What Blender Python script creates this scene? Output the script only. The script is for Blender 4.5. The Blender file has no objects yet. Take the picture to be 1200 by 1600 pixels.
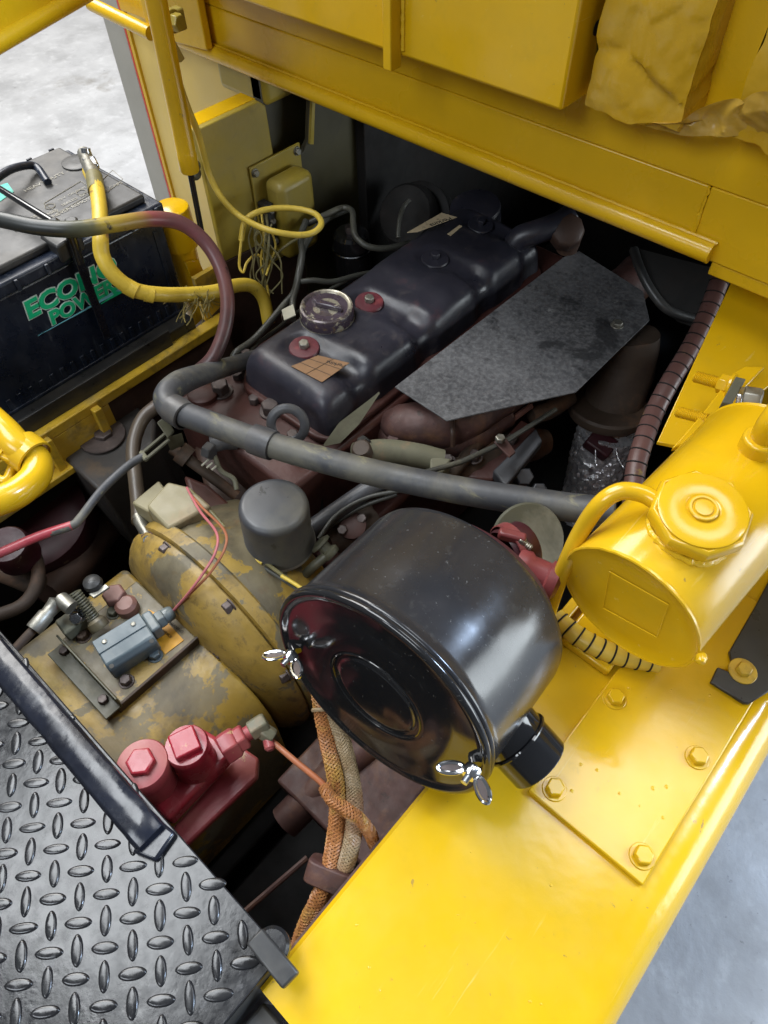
import bpy, bmesh, math, random
from mathutils import Vector, Matrix, noise
random.seed(7)
SC = bpy.context.scene
COL = SC.collection
PI = math.pi

# ---------------------------------------------------------------- camera
# axes: +X to the vehicle's outer side, +Y forward along the engine, +Z up; metres
MC = ((0.74617634, 0.66558256, -0.01485664),
      (0.5274969, -0.60469017, -0.59673848),
      (-0.40616239, 0.4374353, -0.80229824))
FPX = 1092.16
CAM = Vector((0, 0, 1.6))
cd = bpy.data.cameras.new('camera')
cam = bpy.data.objects.new('camera', cd)
COL.objects.link(cam)
rx, dn, fw = Vector(MC[0]), Vector(MC[1]), Vector(MC[2])
rm = Matrix((rx, -dn, -fw)).transposed().to_4x4()
cam.matrix_world = Matrix.Translation(CAM) @ rm
cd.sensor_fit = 'HORIZONTAL'
cd.sensor_width = 36
cd.lens = 36 * FPX / 1200
cd.clip_start = 0.02
cd.clip_end = 100
SC.camera = cam
SC.render.resolution_x, SC.render.resolution_y = 768, 1024

# ---------------------------------------------------------------- light: a workshop with ceiling lamps and an open door
w = bpy.data.worlds.new('World')
SC.world = w
w.use_nodes = True
bg = w.node_tree.nodes['Background']
bg.inputs[0].default_value = (0.86, 0.93, 1.0, 1)
bg.inputs[1].default_value = 0.15

def lamp(name, loc, target, sx, sy, power, col):
    l = bpy.data.lights.new(name, 'AREA')
    l.shape = 'RECTANGLE'
    l.size, l.size_y, l.energy, l.color = sx, sy, power, col
    o = bpy.data.objects.new(name, l)
    COL.objects.link(o)
    o.location = loc
    o.rotation_euler = (Vector(target) - Vector(loc)).to_track_quat('-Z', 'Y').to_euler()
    return o
lamp('ceiling_lamp', (2.6, 3.2, 4.4), (0, .3, .9), 0.5, 1.2, 260, (0.55, 0.72, 1.0))
lamp('ceiling_lamp', (-1.7, -.1, 4.2), (-.4, .3, .8), 1.9, 1.3, 88, (0.93, 0.97, 1.0))
lamp('ceiling_lamp', (-.3, -2.6, 3.6), (-.3, .5, 1.1), 1.8, 1.2, 60, (0.88, 0.94, 1.0))
lamp('ceiling_lamp', (.1, 1.7, 4.3), (0, .4, .8), 1.2, 1.0, 25, (0.95, 0.97, 1.0))
lamp('door_light', (5.4, 3.9, 1.55), (0, .5, 1.0), 3.8, 2.9, 300, (0.88, 0.96, 1.0))
lamp('ceiling_lamp', (-4.4, 1.4, 4.2), (-3.4, 1.6, 0), 3.0, 3.0, 330, (1.0, 0.98, 0.95))
vs = SC.view_settings
vs.view_transform = 'Standard'
vs.look = 'None'
vs.exposure = 0.14
vs.gamma = 1.0

# ---------------------------------------------------------------- helpers
def V(*a):
    return Vector(a)
def ray(u, v):
    a = (u - 600, v - 800, FPX)
    return Vector(tuple(sum(MC[r][c] * a[r] for r in range(3)) for c in range(3)))
def WZ(u, v, z):
    d = ray(u, v)
    return CAM + d * ((z - CAM.z) / d.z)
def WX(u, v, x):
    d = ray(u, v)
    return CAM + d * (x / d.x)
def WY(u, v, y):
    d = ray(u, v)
    return CAM + d * (y / d.y)
def WP(u, v, c, n):
    d = ray(u, v)
    return CAM + d * (((c - CAM).dot(n)) / d.dot(n))
def PZ(lst):
    return [WZ(u, v, z) for u, v, z in lst]
def frame(ax, hint=None):
    ax = Vector(ax).normalized()
    h = Vector(hint) if hint is not None else (V(0, 0, 1) if abs(ax.z) < .9 else V(1, 0, 0))
    e1 = h.cross(ax).normalized()
    e2 = ax.cross(e1)
    return e1, e2, ax
def spline(pts, n=10):
    pts = [Vector(p) for p in pts]
    if len(pts) < 3:
        return pts
    P = [pts[0] * 2 - pts[1]] + pts + [pts[-1] * 2 - pts[-2]]
    out = []
    for i in range(1, len(P) - 2):
        p0, p1, p2, p3 = P[i - 1:i + 3]
        for k in range(n):
            t = k / n
            out.append(.5 * ((2 * p1) + (p2 - p0) * t + (2 * p0 - 5 * p1 + 4 * p2 - p3) * t * t + (3 * p1 - p0 - 3 * p2 + p3) * t ** 3))
    out.append(pts[-1])
    return out

class MB:
    def __init__(s):
        s.v, s.f = [], []
    def add(s, vs, fs):
        b = len(s.v)
        s.v += [tuple(x) for x in vs]
        s.f += [tuple(b + i for i in f) for f in fs]
        return s
    def box(s, c, size, e=None):
        c = Vector(c)
        e = e or (V(1, 0, 0), V(0, 1, 0), V(0, 0, 1))
        h = [x / 2 for x in size]
        vs = [c + e[0] * (h[0] * a) + e[1] * (h[1] * b) + e[2] * (h[2] * d) for a in (-1, 1) for b in (-1, 1) for d in (-1, 1)]
        return s.add(vs, [(0, 1, 3, 2), (4, 6, 7, 5), (0, 4, 5, 1), (2, 3, 7, 6), (0, 2, 6, 4), (1, 5, 7, 3)])
    def mm(s, x0, x1, y0, y1, z0, z1):
        return s.box(((x0 + x1) / 2, (y0 + y1) / 2, (z0 + z1) / 2), (abs(x1 - x0), abs(y1 - y0), abs(z1 - z0)))
    def prism(s, poly, d):
        poly = [Vector(p) for p in poly]
        d = Vector(d)
        n = len(poly)
        nn = V(0, 0, 0)
        for i in range(n):
            a, b = poly[i], poly[(i + 1) % n]
            nn += a.cross(b)
        if nn.dot(d) > 0:
            poly.reverse()
        fs = [tuple(range(n)), tuple(range(2 * n - 1, n - 1, -1))]
        fs += [(i, n + i, n + (i + 1) % n, (i + 1) % n) for i in range(n)]
        return s.add(poly + [p + d for p in poly], fs)
    def tube(s, pts, r, n=14, caps=True, closed=False, flat=None):
        pts = [Vector(p) for p in pts]
        m = len(pts)
        rs = r if isinstance(r, (list, tuple)) else [r] * m
        t0 = (pts[1] - pts[0]).normalized()
        e1, e2, _ = frame(t0)
        rings = []
        for i in range(m):
            if closed:
                t = (pts[(i + 1) % m] - pts[i - 1]).normalized()
            else:
                t = (pts[min(i + 1, m - 1)] - pts[max(i - 1, 0)]).normalized()
            e1 = (e1 - t * e1.dot(t)).normalized()
            e2 = t.cross(e1)
            rr = rs[i]
            rings.append([pts[i] + (e1 * math.cos(a) + e2 * math.sin(a) * (flat or 1)) * rr for a in [2 * PI * k / n for k in range(n)]])
        vs = [p for ring in rings for p in ring]
        fs = []
        for i in range(m if closed else m - 1):
            for k in range(n):
                j = (i + 1) % m
                fs.append((i * n + k, i * n + (k + 1) % n, j * n + (k + 1) % n, j * n + k))
        if caps and not closed:
            fs.append(tuple(range(n - 1, -1, -1)))
            fs.append(tuple((m - 1) * n + k for k in range(n)))
        return s.add(vs, fs)
    def lathe(s, prof, o, ax, n=32, hint=None, a0=0, a1=2 * PI):
        e1, e2, ax = frame(ax, hint)
        o = Vector(o)
        full = abs(a1 - a0 - 2 * PI) < 1e-6
        N = n if full else n + 1
        vs, idx = [], []
        for r, t in prof:
            if r < 1e-7:
                idx.append([len(vs)] * N)
                vs.append(o + ax * t)
            else:
                st = len(vs)
                for k in range(N):
                    a = a0 + (a1 - a0) * k / n
                    vs.append(o + ax * t + (e1 * math.cos(a) + e2 * math.sin(a)) * r)
                idx.append(list(range(st, st + N)))
        fs = []
        for i in range(len(prof) - 1):
            for k in range(n):
                k2 = (k + 1) % N
                q = [idx[i][k], idx[i][k2], idx[i + 1][k2], idx[i + 1][k]]
                q2 = []
                for x in q:
                    if x not in q2:
                        q2.append(x)
                if len(q2) > 2:
                    fs.append(tuple(q2))
        return s.add(vs, fs)
    def build(s, name, mat, parent=None, bevel=0, seg=2, smooth=True, ang=38, kind=None):
        me = bpy.data.meshes.new(name)
        me.from_pydata(s.v, [], s.f)
        bm = bmesh.new()
        bm.from_mesh(me)
        bmesh.ops.recalc_face_normals(bm, faces=bm.faces)
        bm.to_mesh(me)
        bm.free()
        me.materials.append(M[mat] if isinstance(mat, str) else mat)
        if smooth:
            for p in me.polygons:
                p.use_smooth = True
            me.set_sharp_from_angle(angle=math.radians(ang))
        o = bpy.data.objects.new(name, me)
        COL.objects.link(o)
        if bevel:
            b = o.modifiers.new('b', 'BEVEL')
            b.width, b.segments, b.limit_method, b.angle_limit = bevel, seg, 'ANGLE', math.radians(40)
            b.harden_normals = False
        if parent is not None:
            hang(o, parent)
        if kind:
            o['kind'] = kind
        return o
ROOT = {}
def hang(o, p):
    o.parent = p
    top = p
    while top.parent:
        top = top.parent
    if p.parent is None and p.name in ROOT:
        o.matrix_parent_inverse = Matrix.Translation(ROOT[p.name]).inverted()
def tag(o, label, cat, group=None):
    o['label'] = label
    o['category'] = cat
    if group:
        o['group'] = group
    return o
def thing(name, label, cat, loc=(0, 0, 0), group=None):
    o = bpy.data.objects.new(name, None)
    COL.objects.link(o)
    o.empty_display_size = .02
    o.location = loc
    ROOT[o.name] = Vector(loc)
    return tag(o, label, cat, group)
def hexprof(m, o, ax, af, h, hint=None, cham=.12):
    r = af / math.sqrt(3)
    m.lathe([(0, 0), (r, 0), (r, h * (1 - cham * 1.6)), (r * (1 - cham), h), (0, h)], o, ax, 6, hint)
    return m
def bolt(parent, o, ax, af=.017, h=.008, mat='yellow', washer=0, wh=.002, wmat=None, name='bolt', hint=None):
    """hex head with, optionally, a washer as its own piece beneath"""
    o, ax = Vector(o), Vector(ax).normalized()
    b = hexprof(MB(), o + ax * (wh if washer else 0), ax, af, h, hint).build(name, mat, parent, bevel=af * .035, seg=1)
    if washer:
        MB().lathe([(0, 0), (washer, 0), (washer, wh * .7), (washer - wh * .3, wh), (0, wh)], o, ax, 24).build('washer', wmat or mat, b)
    return b
def text(s, origin, ex, ey, size, mat, parent, name='lettering', depth=.0006, shear=0, bold=0, align='LEFT', xs=1.0):
    c = bpy.data.curves.new('t', 'FONT')
    c.body, c.size, c.shear, c.offset, c.extrude, c.align_x = s, size, shear, bold, depth, align
    c.resolution_u = 3
    t = bpy.data.objects.new('t', c)
    COL.objects.link(t)
    bpy.context.view_layer.update()
    me = bpy.data.meshes.new_from_object(t.evaluated_get(bpy.context.evaluated_depsgraph_get()))
    bpy.data.objects.remove(t)
    ex, ey = Vector(ex).normalized(), Vector(ey).normalized()
    ez = ex.cross(ey)
    mt = Matrix((ex * xs, ey, ez)).transposed().to_4x4()
    mt.translation = Vector(origin)
    me.transform(mt)
    me.materials.clear()
    me.materials.append(M[mat])
    o = bpy.data.objects.new(name, me)
    COL.objects.link(o)
    hang(o, parent)
    return o

# ---------------------------------------------------------------- materials
M = {}
def _mat(name):
    m = bpy.data.materials.new(name)
    m.use_nodes = True
    nt = m.node_tree
    b = nt.nodes['Principled BSDF']
    g = nt.nodes.new('ShaderNodeNewGeometry')
    M[name] = m
    return nt, b, g.outputs['Position']
def _noise(nt, pos, scale, det=4, rough=.6, dist=0, stretch=None):
    n = nt.nodes.new('ShaderNodeTexNoise')
    n.inputs['Scale'].default_value = scale
    n.inputs['Detail'].default_value = det
    n.inputs['Roughness'].default_value = rough
    n.inputs['Distortion'].default_value = dist
    if stretch:
        mp = nt.nodes.new('ShaderNodeMapping')
        mp.inputs['Scale'].default_value = stretch
        nt.links.new(pos, mp.inputs[0])
        pos = mp.outputs[0]
    nt.links.new(pos, n.inputs['Vector'])
    return n.outputs['Fac']
def _ramp(nt, fac, a, b, ca=(0, 0, 0, 1), cb=(1, 1, 1, 1)):
    r = nt.nodes.new('ShaderNodeValToRGB')
    r.color_ramp.elements[0].position, r.color_ramp.elements[1].position = a, b
    r.color_ramp.elements[0].color, r.color_ramp.elements[1].color = ca, cb
    nt.links.new(fac, r.inputs[0])
    return r.outputs[0]
def _mix(nt, fac, a, b, mode='MIX'):
    m = nt.nodes.new('ShaderNodeMix')
    m.data_type, m.blend_type = 'RGBA', mode
    for sock, val in ((m.inputs[0], fac), (m.inputs[6], a), (m.inputs[7], b)):
        if isinstance(val, bpy.types.NodeSocket):
            nt.links.new(val, sock)
        elif isinstance(val, (int, float)):
            sock.default_value = val
        else:
            sock.default_value = (*val[:3], 1)
    return m.outputs[2]
def paint(name, col, rough=.35, var=.15, vscale=9, layers=(), bump=.05, bscale=120, bump2=0, b2scale=14, metal=0, coat=0, rvar=.12, spec=.5, stretch=None):
    """layers: (colour, scale, lo, hi, amount[, roughness]) noise-thresholded films of dust, overspray, bare metal or grime"""
    nt, b, pos = _mat(name)
    dark = tuple(c * (1 - var) for c in col)
    lite = tuple(min(1, c * (1 + var)) for c in col)
    c = _ramp(nt, _noise(nt, pos, vscale, 5, .65, 0, stretch), .3, .7, (*dark, 1), (*lite, 1))
    r = _ramp(nt, _noise(nt, pos, vscale * 2.3, 4), .3, .7, (max(.03, rough - rvar),) * 3 + (1,), (min(1, rough + rvar),) * 3 + (1,))
    for i, L in enumerate(layers):
        lc, sc, lo, hi, am = L[:5]
        f = _ramp(nt, _noise(nt, pos, sc, 6, .68, .3, L[6] if len(L) > 6 else None), lo, hi)
        mm = nt.nodes.new('ShaderNodeMath')
        mm.operation = 'MULTIPLY'
        mm.inputs[1].default_value = am
        nt.links.new(f, mm.inputs[0])
        c = _mix(nt, mm.outputs[0], c, lc)
        if len(L) > 5 and L[5] is not None:
            r = _mix(nt, mm.outputs[0], r, (L[5],) * 3)
    nt.links.new(c, b.inputs['Base Color'])
    nt.links.new(r, b.inputs['Roughness'])
    b.inputs['Metallic'].default_value = metal
    b.inputs['Specular IOR Level'].default_value = spec
    b.inputs['Coat Weight'].default_value = coat
    b.inputs['Coat Roughness'].default_value = .06
    nrm = None
    for st, sc, dist in ((bump, bscale, .001), (bump2, b2scale, .004)):
        if st:
            bp = nt.nodes.new('ShaderNodeBump')
            bp.inputs['Strength'].default_value = st
            bp.inputs['Distance'].default_value = dist
            nt.links.new(_noise(nt, pos, sc, 3), bp.inputs['Height'])
            if nrm:
                nt.links.new(nrm, bp.inputs['Normal'])
            nrm = bp.outputs[0]
    if nrm:
        nt.links.new(nrm, b.inputs['Normal'])
    return M[name]
def sprayed_cable():
    nt, b, pos = _mat('sprayed_cable')
    sp = nt.nodes.new('ShaderNodeSeparateXYZ')
    nt.links.new(pos, sp.inputs[0])
    nz = _noise(nt, pos, 9, 4)
    def shift(sock, k):
        m1 = nt.nodes.new('ShaderNodeMath'); m1.operation = 'MULTIPLY_ADD'
        nt.links.new(nz, m1.inputs[0]); m1.inputs[1].default_value = k
        nt.links.new(sock, m1.inputs[2])
        return m1.outputs[0]
    r = nt.nodes.new('ShaderNodeValToRGB')
    e = r.color_ramp.elements
    e[0].position, e[0].color = .405, (.022, .024, .022, 1)
    e[1].position, e[1].color = .70, (.075, .030, .036, 1)
    for p_, c_ in ((.445, (.10, .10, .055, 1)), (.47, (.42, .31, .04, 1)), (.52, (.34, .22, .05, 1)), (.56, (.26, .07, .075, 1)), (.60, (.14, .06, .065, 1))):
        x_ = e.new(p_); x_.color = c_
    nt.links.new(shift(sp.outputs[1], .12), r.inputs[0])
    low = _mix(nt, _ramp(nt, _noise(nt, pos, 8, 5), .45, .62), (.060, .030, .030), (.15, .06, .055))
    lo2 = _mix(nt, _ramp(nt, shift(sp.outputs[2], .06), .825, .869), (.075, .058, .042), low)
    c = _mix(nt, _ramp(nt, shift(sp.outputs[2], .03), .95, 1.0), lo2, r.outputs[0])
    c = _mix(nt, _ramp(nt, _noise(nt, pos, 45, 5), .62, .70), c, (.02, .016, .016))
    nt.links.new(c, b.inputs['Base Color'])
    b.inputs['Roughness'].default_value = .38
sprayed_cable()
DUST = (.30, .27, .2)
YEL = (.65, .382, .005)
paint('yellow', YEL, .17, .07, 6, [((.56, .40, .05), 4, .46, .74, .35, .3), ((.50, .33, .02), 30, .56, .7, .25), ((.20, .11, .02), 55, .675, .70, .7, .5), ((.06, .04, .02), 150, .70, .72, .7, .6), ((.33, .24, .06), 13, .66, .72, .35, .4), ((.80, .64, .22), 110, .64, .70, .3, .35, (1, .05, 1)), ((.45, .30, .03), 2.5, .45, .7, .3, .3)], .14, 55, .14, 14, spec=.5, rvar=.07)
paint('yellow_hood', (.66, .400, .008), .28, .08, 4, [((.62, .44, .08), 2.5, .5, .8, .2), ((.2, .12, .02), 120, .73, .77, .5)], .25, 160, .1, 12, rvar=.08)
paint('yellow_dusty_dim', (.36, .265, .03), .42, .15, 7, [((.25, .21, .08), 6, .4, .7, .55), ((.12, .10, .05), 25, .6, .75, .4), ((.10, .075, .03), 7, .58, .70, .45)], .2, 140, .3, 12)  # olive base paints in dim light; dust and stains are layered on top
paint('yellow_grimy', (.58, .37, .03), .42, .2, 12, [((.10, .07, .03), 18, .5, .68, .8), ((.42, .36, .2), 9, .55, .75, .5)], .2, 120)
paint('mustard_cable', (.60, .42, .045), .4, .12, 20, [((.16, .06, .05), 14, .60, .66, .8), ((.10, .07, .02), 50, .62, .7, .6)], .2, 90)
paint('maroon_cable', (.10, .045, .05), .38, .25, 14, [((.42, .32, .06), 7, .56, .62, .75), ((.33, .07, .10), 9, .6, .68, .6), ((.025, .025, .028), 6, .52, .62, .8)], .15, 120)
paint('patchy_yellow', (.31, .20, .038), .48, .22, 14, [((.22, .16, .06), 7, .42, .62, .7), ((.13, .115, .075), 10, .52, .535, .9, .6), ((.07, .05, .03), 40, .56, .68, .6), ((.035, .028, .02), 5, .50, .72, .85), ((.10, .065, .025), 60, .56, .66, .5)], .35, 90, .3, 25)
paint('patchy_case', (.34, .22, .034), .46, .2, 12, [((.16, .135, .08), 8, .47, .49, .92, .55), ((.24, .17, .06), 14, .5, .66, .4), ((.030, .024, .018), 6, .50, .70, .85), ((.10, .06, .03), 40, .58, .68, .5)], .35, 90, .3, 25)
paint('patchy_grey', (.15, .125, .072), .5, .25, 12, [((.36, .23, .03), 10, .55, .57, .85, .45), ((.23, .16, .055), 6, .5, .68, .5), ((.030, .024, .018), 8, .48, .68, .8), ((.14, .075, .035), 30, .56, .68, .5)], .35, 90, .3, 25)
paint('grey_green', (.14, .135, .09), .6, .15, 9, [((.36, .20, .11), 9, .54, .66, .5), ((.07, .06, .05), 14, .56, .7, .6)], .3, 90)
paint('black_gloss', (.010, .010, .011), .10, .1, 10, [((.07, .07, .07), 60, .62, .72, .22, .35), ((.06, .06, .065), 8, .5, .75, .18, .22)], .03, 60, .05, 10, coat=.35, rvar=.035)
paint('can_black', (.015, .015, .017), .2, .12, 10, [((.07, .068, .062), 70, .60, .72, .25, .4), ((.13, .13, .12), 230, .63, .70, .5, .5), ((.05, .047, .044), 7, .45, .75, .3, .24)], .03, 60, .04, 10, rvar=.05)
paint('can_face', (.012, .012, .013), .12, .12, 10, [((.07, .068, .062), 70, .60, .72, .25, .4), ((.13, .13, .12), 230, .63, .70, .5, .5), ((.05, .047, .044), 7, .45, .75, .3, .22)], .03, 60, .04, 10, rvar=.04)
paint('black_plate', (.012, .012, .013), .18, .2, 30, [((.09, .09, .095), 70, .6, .7, .35, .4), ((.03, .03, .032), 7, .5, .7, .4, .26)], .12, 120, .08, 22, coat=.0, rvar=.08)
paint('black_rubber', (.008, .009, .014), .24, .3, 22, [((.10, .10, .09), 26, .64, .74, .25, .5), ((.018, .022, .036), 9, .45, .65, .5, .2)], .35, 45, .3, 16)  # bluish base and patches put a lamp's blue sheen into the colour
paint('black_plastic', (.009, .014, .027), .30, .2, 15, [((.08, .09, .12), 5, .50, .74, .4, .45), ((.12, .135, .165), 60, .58, .7, .35, .6, (1, 1, .22)), ((.42, .38, .28), 170, .70, .74, .7)], .1, 90)
paint('battery_lid', (.026, .026, .027), .42, .2, 12, [((.19, .17, .14), 4.5, .50, .76, .55, .6), ((.42, .36, .27), 90, .66, .72, .6)], .15, 90)
paint('steel_black', (.028, .028, .028), .35, .25, 14, [((.12, .11, .09), 7, .5, .72, .4, .6)], .12, 90)
paint('cover_blue_black', (.020, .020, .029), .36, .25, 9, [((.052, .046, .060), 6, .42, .7, .5, .48), ((.13, .11, .10), 26, .56, .74, .35, .6), ((.11, .035, .04), 6, .60, .7, .5, .5), ((.16, .15, .14), 80, .66, .74, .4)], .3, 70, .25, 18)
paint('hose_black', (.052, .054, .060), .5, .15, 14, [((.20, .185, .13), 9, .46, .68, .55, .65), ((.34, .31, .15), 60, .58, .66, .4, .7, (.2, .35, 1)), ((.02, .02, .022), 30, .6, .7, .5)], .15, 90)
paint('hose_cuff', (.055, .056, .062), .42, .15, 14, [((.20, .18, .14), 10, .5, .7, .3)], .1, 90)
paint('shield_grey', (.060, .060, .064), .48, .25, 12, [((.16, .16, .165), 130, .42, .62, .6, .65), ((.21, .21, .215), 5, .44, .72, .55, .65), ((.022, .022, .024), 9, .56, .64, .8, .5), ((.030, .030, .032), 45, .58, .68, .6, .6), ((.26, .26, .255), 45, .66, .71, .5, .7, (1, .3, 1))], .4, 180)
paint('red_brown', (.065, .022, .017), .5, .2, 9, [((.03, .014, .012), 8, .5, .7, .6), ((.16, .08, .055), 30, .62, .74, .4)], .4, 90, .3, 20)
paint('rust_maroon', (.070, .032, .027), .62, .35, 22, [((.24, .17, .13), 26, .60, .70, .6), ((.16, .075, .03), 14, .52, .66, .5), ((.03, .018, .015), 40, .60, .66, .8), ((.20, .09, .035), 9, .55, .7, .6)], .7, 70, .4, 22)
paint('maroon_washer', (.10, .022, .030), .4, .2, 20, [((.26, .06, .06), 40, .55, .66, .6)], .2, 90)
paint('brown_dark', (.060, .032, .022), .6, .3, 9, [((.16, .09, .05), 12, .55, .7, .5)], .4, 80)
paint('red_paint', (.33, .016, .034), .22, .12, 12, [((.42, .12, .12), 9, .44, .64, .6, .42), ((.20, .10, .07), 30, .60, .70, .5, .6), ((.52, .42, .16), 20, .66, .69, .75), ((.03, .02, .02), 60, .70, .75, .5)], .12, 90)
paint('pink_paint', (.34, .05, .065), .38, .14, 12, [((.40, .15, .12), 10, .45, .65, .55), ((.50, .40, .18), 18, .62, .65, .7), ((.05, .02, .02), 40, .64, .72, .6)], .12, 90)
paint('maroon_dark', (.045, .009, .013), .45, .25, 10, [((.30, .24, .15), 22, .66, .70, .6), ((.02, .012, .012), 7, .5, .7, .7)], .2, 60)
paint('switch_grey', (.085, .115, .13), .42, .08, 16, [((.32, .31, .26), 14, .52, .7, .35), ((.09, .10, .11), 60, .64, .72, .5)], .12, 120)
paint('steel_bright', (.52, .53, .55), .25, .15, 30, [((.15, .13, .12), 40, .6, .7, .4)], .1, 120, metal=1)
paint('chrome', (.62, .63, .65), .14, .05, 20, [((.3, .3, .3), 60, .6, .7, .2)], .05, 90, metal=1, rvar=.04)
paint('zinc_dull', (.30, .29, .25), .45, .2, 30, [((.10, .085, .06), 30, .52, .66, .7)], .2, 120, metal=.8)
paint('dark_bolt', (.085, .065, .06), .5, .3, 40, [((.20, .15, .12), 50, .58, .7, .5)], .3, 120, metal=.3)
paint('olive_bracket', (.075, .072, .045), .5, .2, 20, [((.20, .17, .10), 16, .54, .7, .45)], .25, 120)
paint('foil', (.90, .88, .94), .34, .3, 60, [((.12, .09, .08), 34, .58, .68, .7)], .9, 120, .8, 60, metal=.75)
paint('exhaust_brown', (.055, .036, .024), .65, .25, 10, [((.22, .10, .05), 9, .5, .7, .6), ((.03, .02, .018), 16, .58, .7, .6)], .5, 80)
paint('spiral_maroon', (.11, .055, .048), .38, .2, 10, [((.34, .14, .16), 7, .52, .68, .6), ((.38, .30, .05), 14, .6, .68, .6)], .15, 90)
paint('spiral_yellow', (.66, .46, .06), .35, .1, 10, [((.6, .52, .3), 9, .55, .7, .4)], .15, 90)
paint('braid_orange', (.36, .15, .05), .5, .2, 60, [((.44, .29, .06), 30, .5, .62, .6), ((.10, .04, .025), 60, .58, .68, .5)], .2, 260)
paint('braid_core', (.05, .022, .012), .7, .2, 40, bump=0)
paint('braid_beige', (.30, .22, .125), .55, .2, 40, [((.34, .13, .07), 8, .5, .66, .6), ((.10, .06, .04), 60, .58, .68, .4)], .2, 260)
paint('filter_grey', (.048, .050, .055), .38, .15, 12, [((.012, .012, .012), 45, .63, .66, .9, .5), ((.16, .14, .08), 5, .5, .72, .4, .6)], .1, 90)
paint('tan_block', (.23, .20, .115), .55, .15, 12, [((.30, .15, .08), 7, .52, .68, .4), ((.07, .055, .04), 14, .58, .7, .6), ((.50, .42, .20), 60, .70, .74, .7)], .25, 90)
paint('rust_pink', (.20, .095, .075), .5, .2, 14, [((.08, .04, .03), 14, .55, .7, .6)], .3, 90)
paint('mount_black', (.045, .040, .037), .42, .2, 9, [((.16, .10, .05), 8, .56, .68, .5), ((.50, .36, .06), 50, .70, .73, .8)], .2, 90)
paint('gap_black', (.004, .004, .004), .8, .1, 9, bump=0)
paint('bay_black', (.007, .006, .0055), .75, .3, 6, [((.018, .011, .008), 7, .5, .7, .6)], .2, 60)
paint('bay_green_dim', (.055, .047, .016), .5, .2, 6, [((.03, .025, .02), 5, .45, .7, .7)], .2, 90)  # dark olive with the dimness behind the panel put into the colour
paint('concrete', (.34, .335, .33), .5, .2, 3.5, [((.46, .455, .45), 1.3, .42, .7, .6), ((.20, .195, .19), 5, .52, .70, .5), ((.48, .475, .47), 14, .54, .68, .45), ((.13, .125, .12), 30, .64, .70, .6), ((.10, .09, .085), 120, .66, .70, .6), ((.17, .15, .12), 2.2, .62, .70, .5)], .6, 60, .4, 7)
paint('grey_panel_lit', (.36, .345, .30), .5, .06, 9, [((.36, .34, .28), 6, .5, .7, .3)], .1, 90)  # grey raised to paint in light bounced off the floor
paint('red_stripe', (.60, .05, .02), .4, .1, 20)
paint('cream_yellow_lit', (.72, .52, .14), .45, .06, 5, [((.68, .54, .26), 3, .45, .7, .5)], .08, 90)  # lightened so the colour carries bounce light from the floor
paint('paper_yellow', (.50, .29, .012), .26, .15, 9, [((.60, .45, .14), 14, .5, .7, .3)], .1, 80, .25, 30, coat=.2)
paint('paper_brown', (.42, .25, .03), .33, .15, 9, [((.56, .40, .17), 14, .5, .68, .5)], .1, 80, .3, 30, coat=.1)
paint('label_tan', (.24, .13, .06), .6, .12, 40, [((.16, .09, .05), 40, .56, .66, .6)], .1, 120)
paint('label_cream', (.55, .44, .28), .6, .1, 60, [((.10, .08, .06), 60, .58, .66, .8)], .1, 120)
paint('label_orange', (.62, .30, .02), .5, .1, 40, [((.20, .15, .08), 30, .58, .68, .6)], .1, 120)
paint('ink', (.015, .014, .014), .6, .1, 40, bump=0)
paint('print_green', (.003, .52, .23), .45, .08, 30, [((.01, .12, .07), 60, .62, .72, .5)], bump=0)
paint('print_teal', (.03, .42, .33), .5, .1, 30, [((.3, .3, .25), 30, .55, .7, .4)], bump=0)
paint('print_white', (.62, .74, .70), .5, .06, 30, bump=0)
paint('print_blue', (.20, .60, .72), .5, .06, 30, bump=0)
paint('print_grey', (.34, .32, .27), .6, .1, 30, bump=0)
paint('wire_orange', (.32, .11, .05), .45, .15, 30, bump=.05)
paint('wire_pink', (.42, .12, .13), .45, .15, 30, bump=.05)
paint('wire_yellow', (.58, .42, .06), .45, .15, 30, [((.2, .1, .04), 20, .6, .7, .6)], bump=.05)
paint('wire_olive', (.16, .14, .06), .5, .2, 30, [((.30, .26, .12), 20, .55, .7, .5)], bump=.05)
paint('wire_dark', (.05, .05, .042), .45, .2, 30, [((.18, .17, .12), 12, .54, .7, .5)], bump=.05)
paint('wire_white', (.5, .48, .38), .45, .15, 30, bump=.05)
paint('frayed', (.22, .17, .05), .8, .3, 60, bump=.3)
paint('cap_worn', (.060, .044, .060), .28, .2, 20, [((.40, .37, .28), 26, .56, .58, .85, .25), ((.36, .24, .06), 40, .58, .66, .5)], .1, 90)
paint('cap_metal', (.34, .31, .24), .28, .2, 25, [((.07, .05, .07), 30, .5, .54, .85), ((.36, .22, .05), 40, .58, .66, .5)], .2, 90, metal=.35)
paint('intake_red_shaded', (.19, .040, .042), .42, .2, 14, [((.28, .10, .085), 10, .45, .65, .5), ((.05, .02, .02), 30, .6, .7, .6)], .15, 90)  # darker copy of the pink-red paint, shade put into the colour
paint('pulley_green', (.085, .085, .06), .5, .12, 9, [((.40, .38, .30), 8, .5, .7, .5)], .1, 90)
paint('weld_yellow', (.70, .44, .015), .25, .1, 40, bump=.8, bscale=160, bump2=.5, b2scale=60)

# ================================================================= SETTING
fl = MB().add([(-14, -8, 0), (8, -8, 0), (8, 14, 0), (-14, 14, 0)], [(0, 1, 2, 3)]).build('floor', 'concrete', smooth=False)
fl['kind'] = 'structure'

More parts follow.
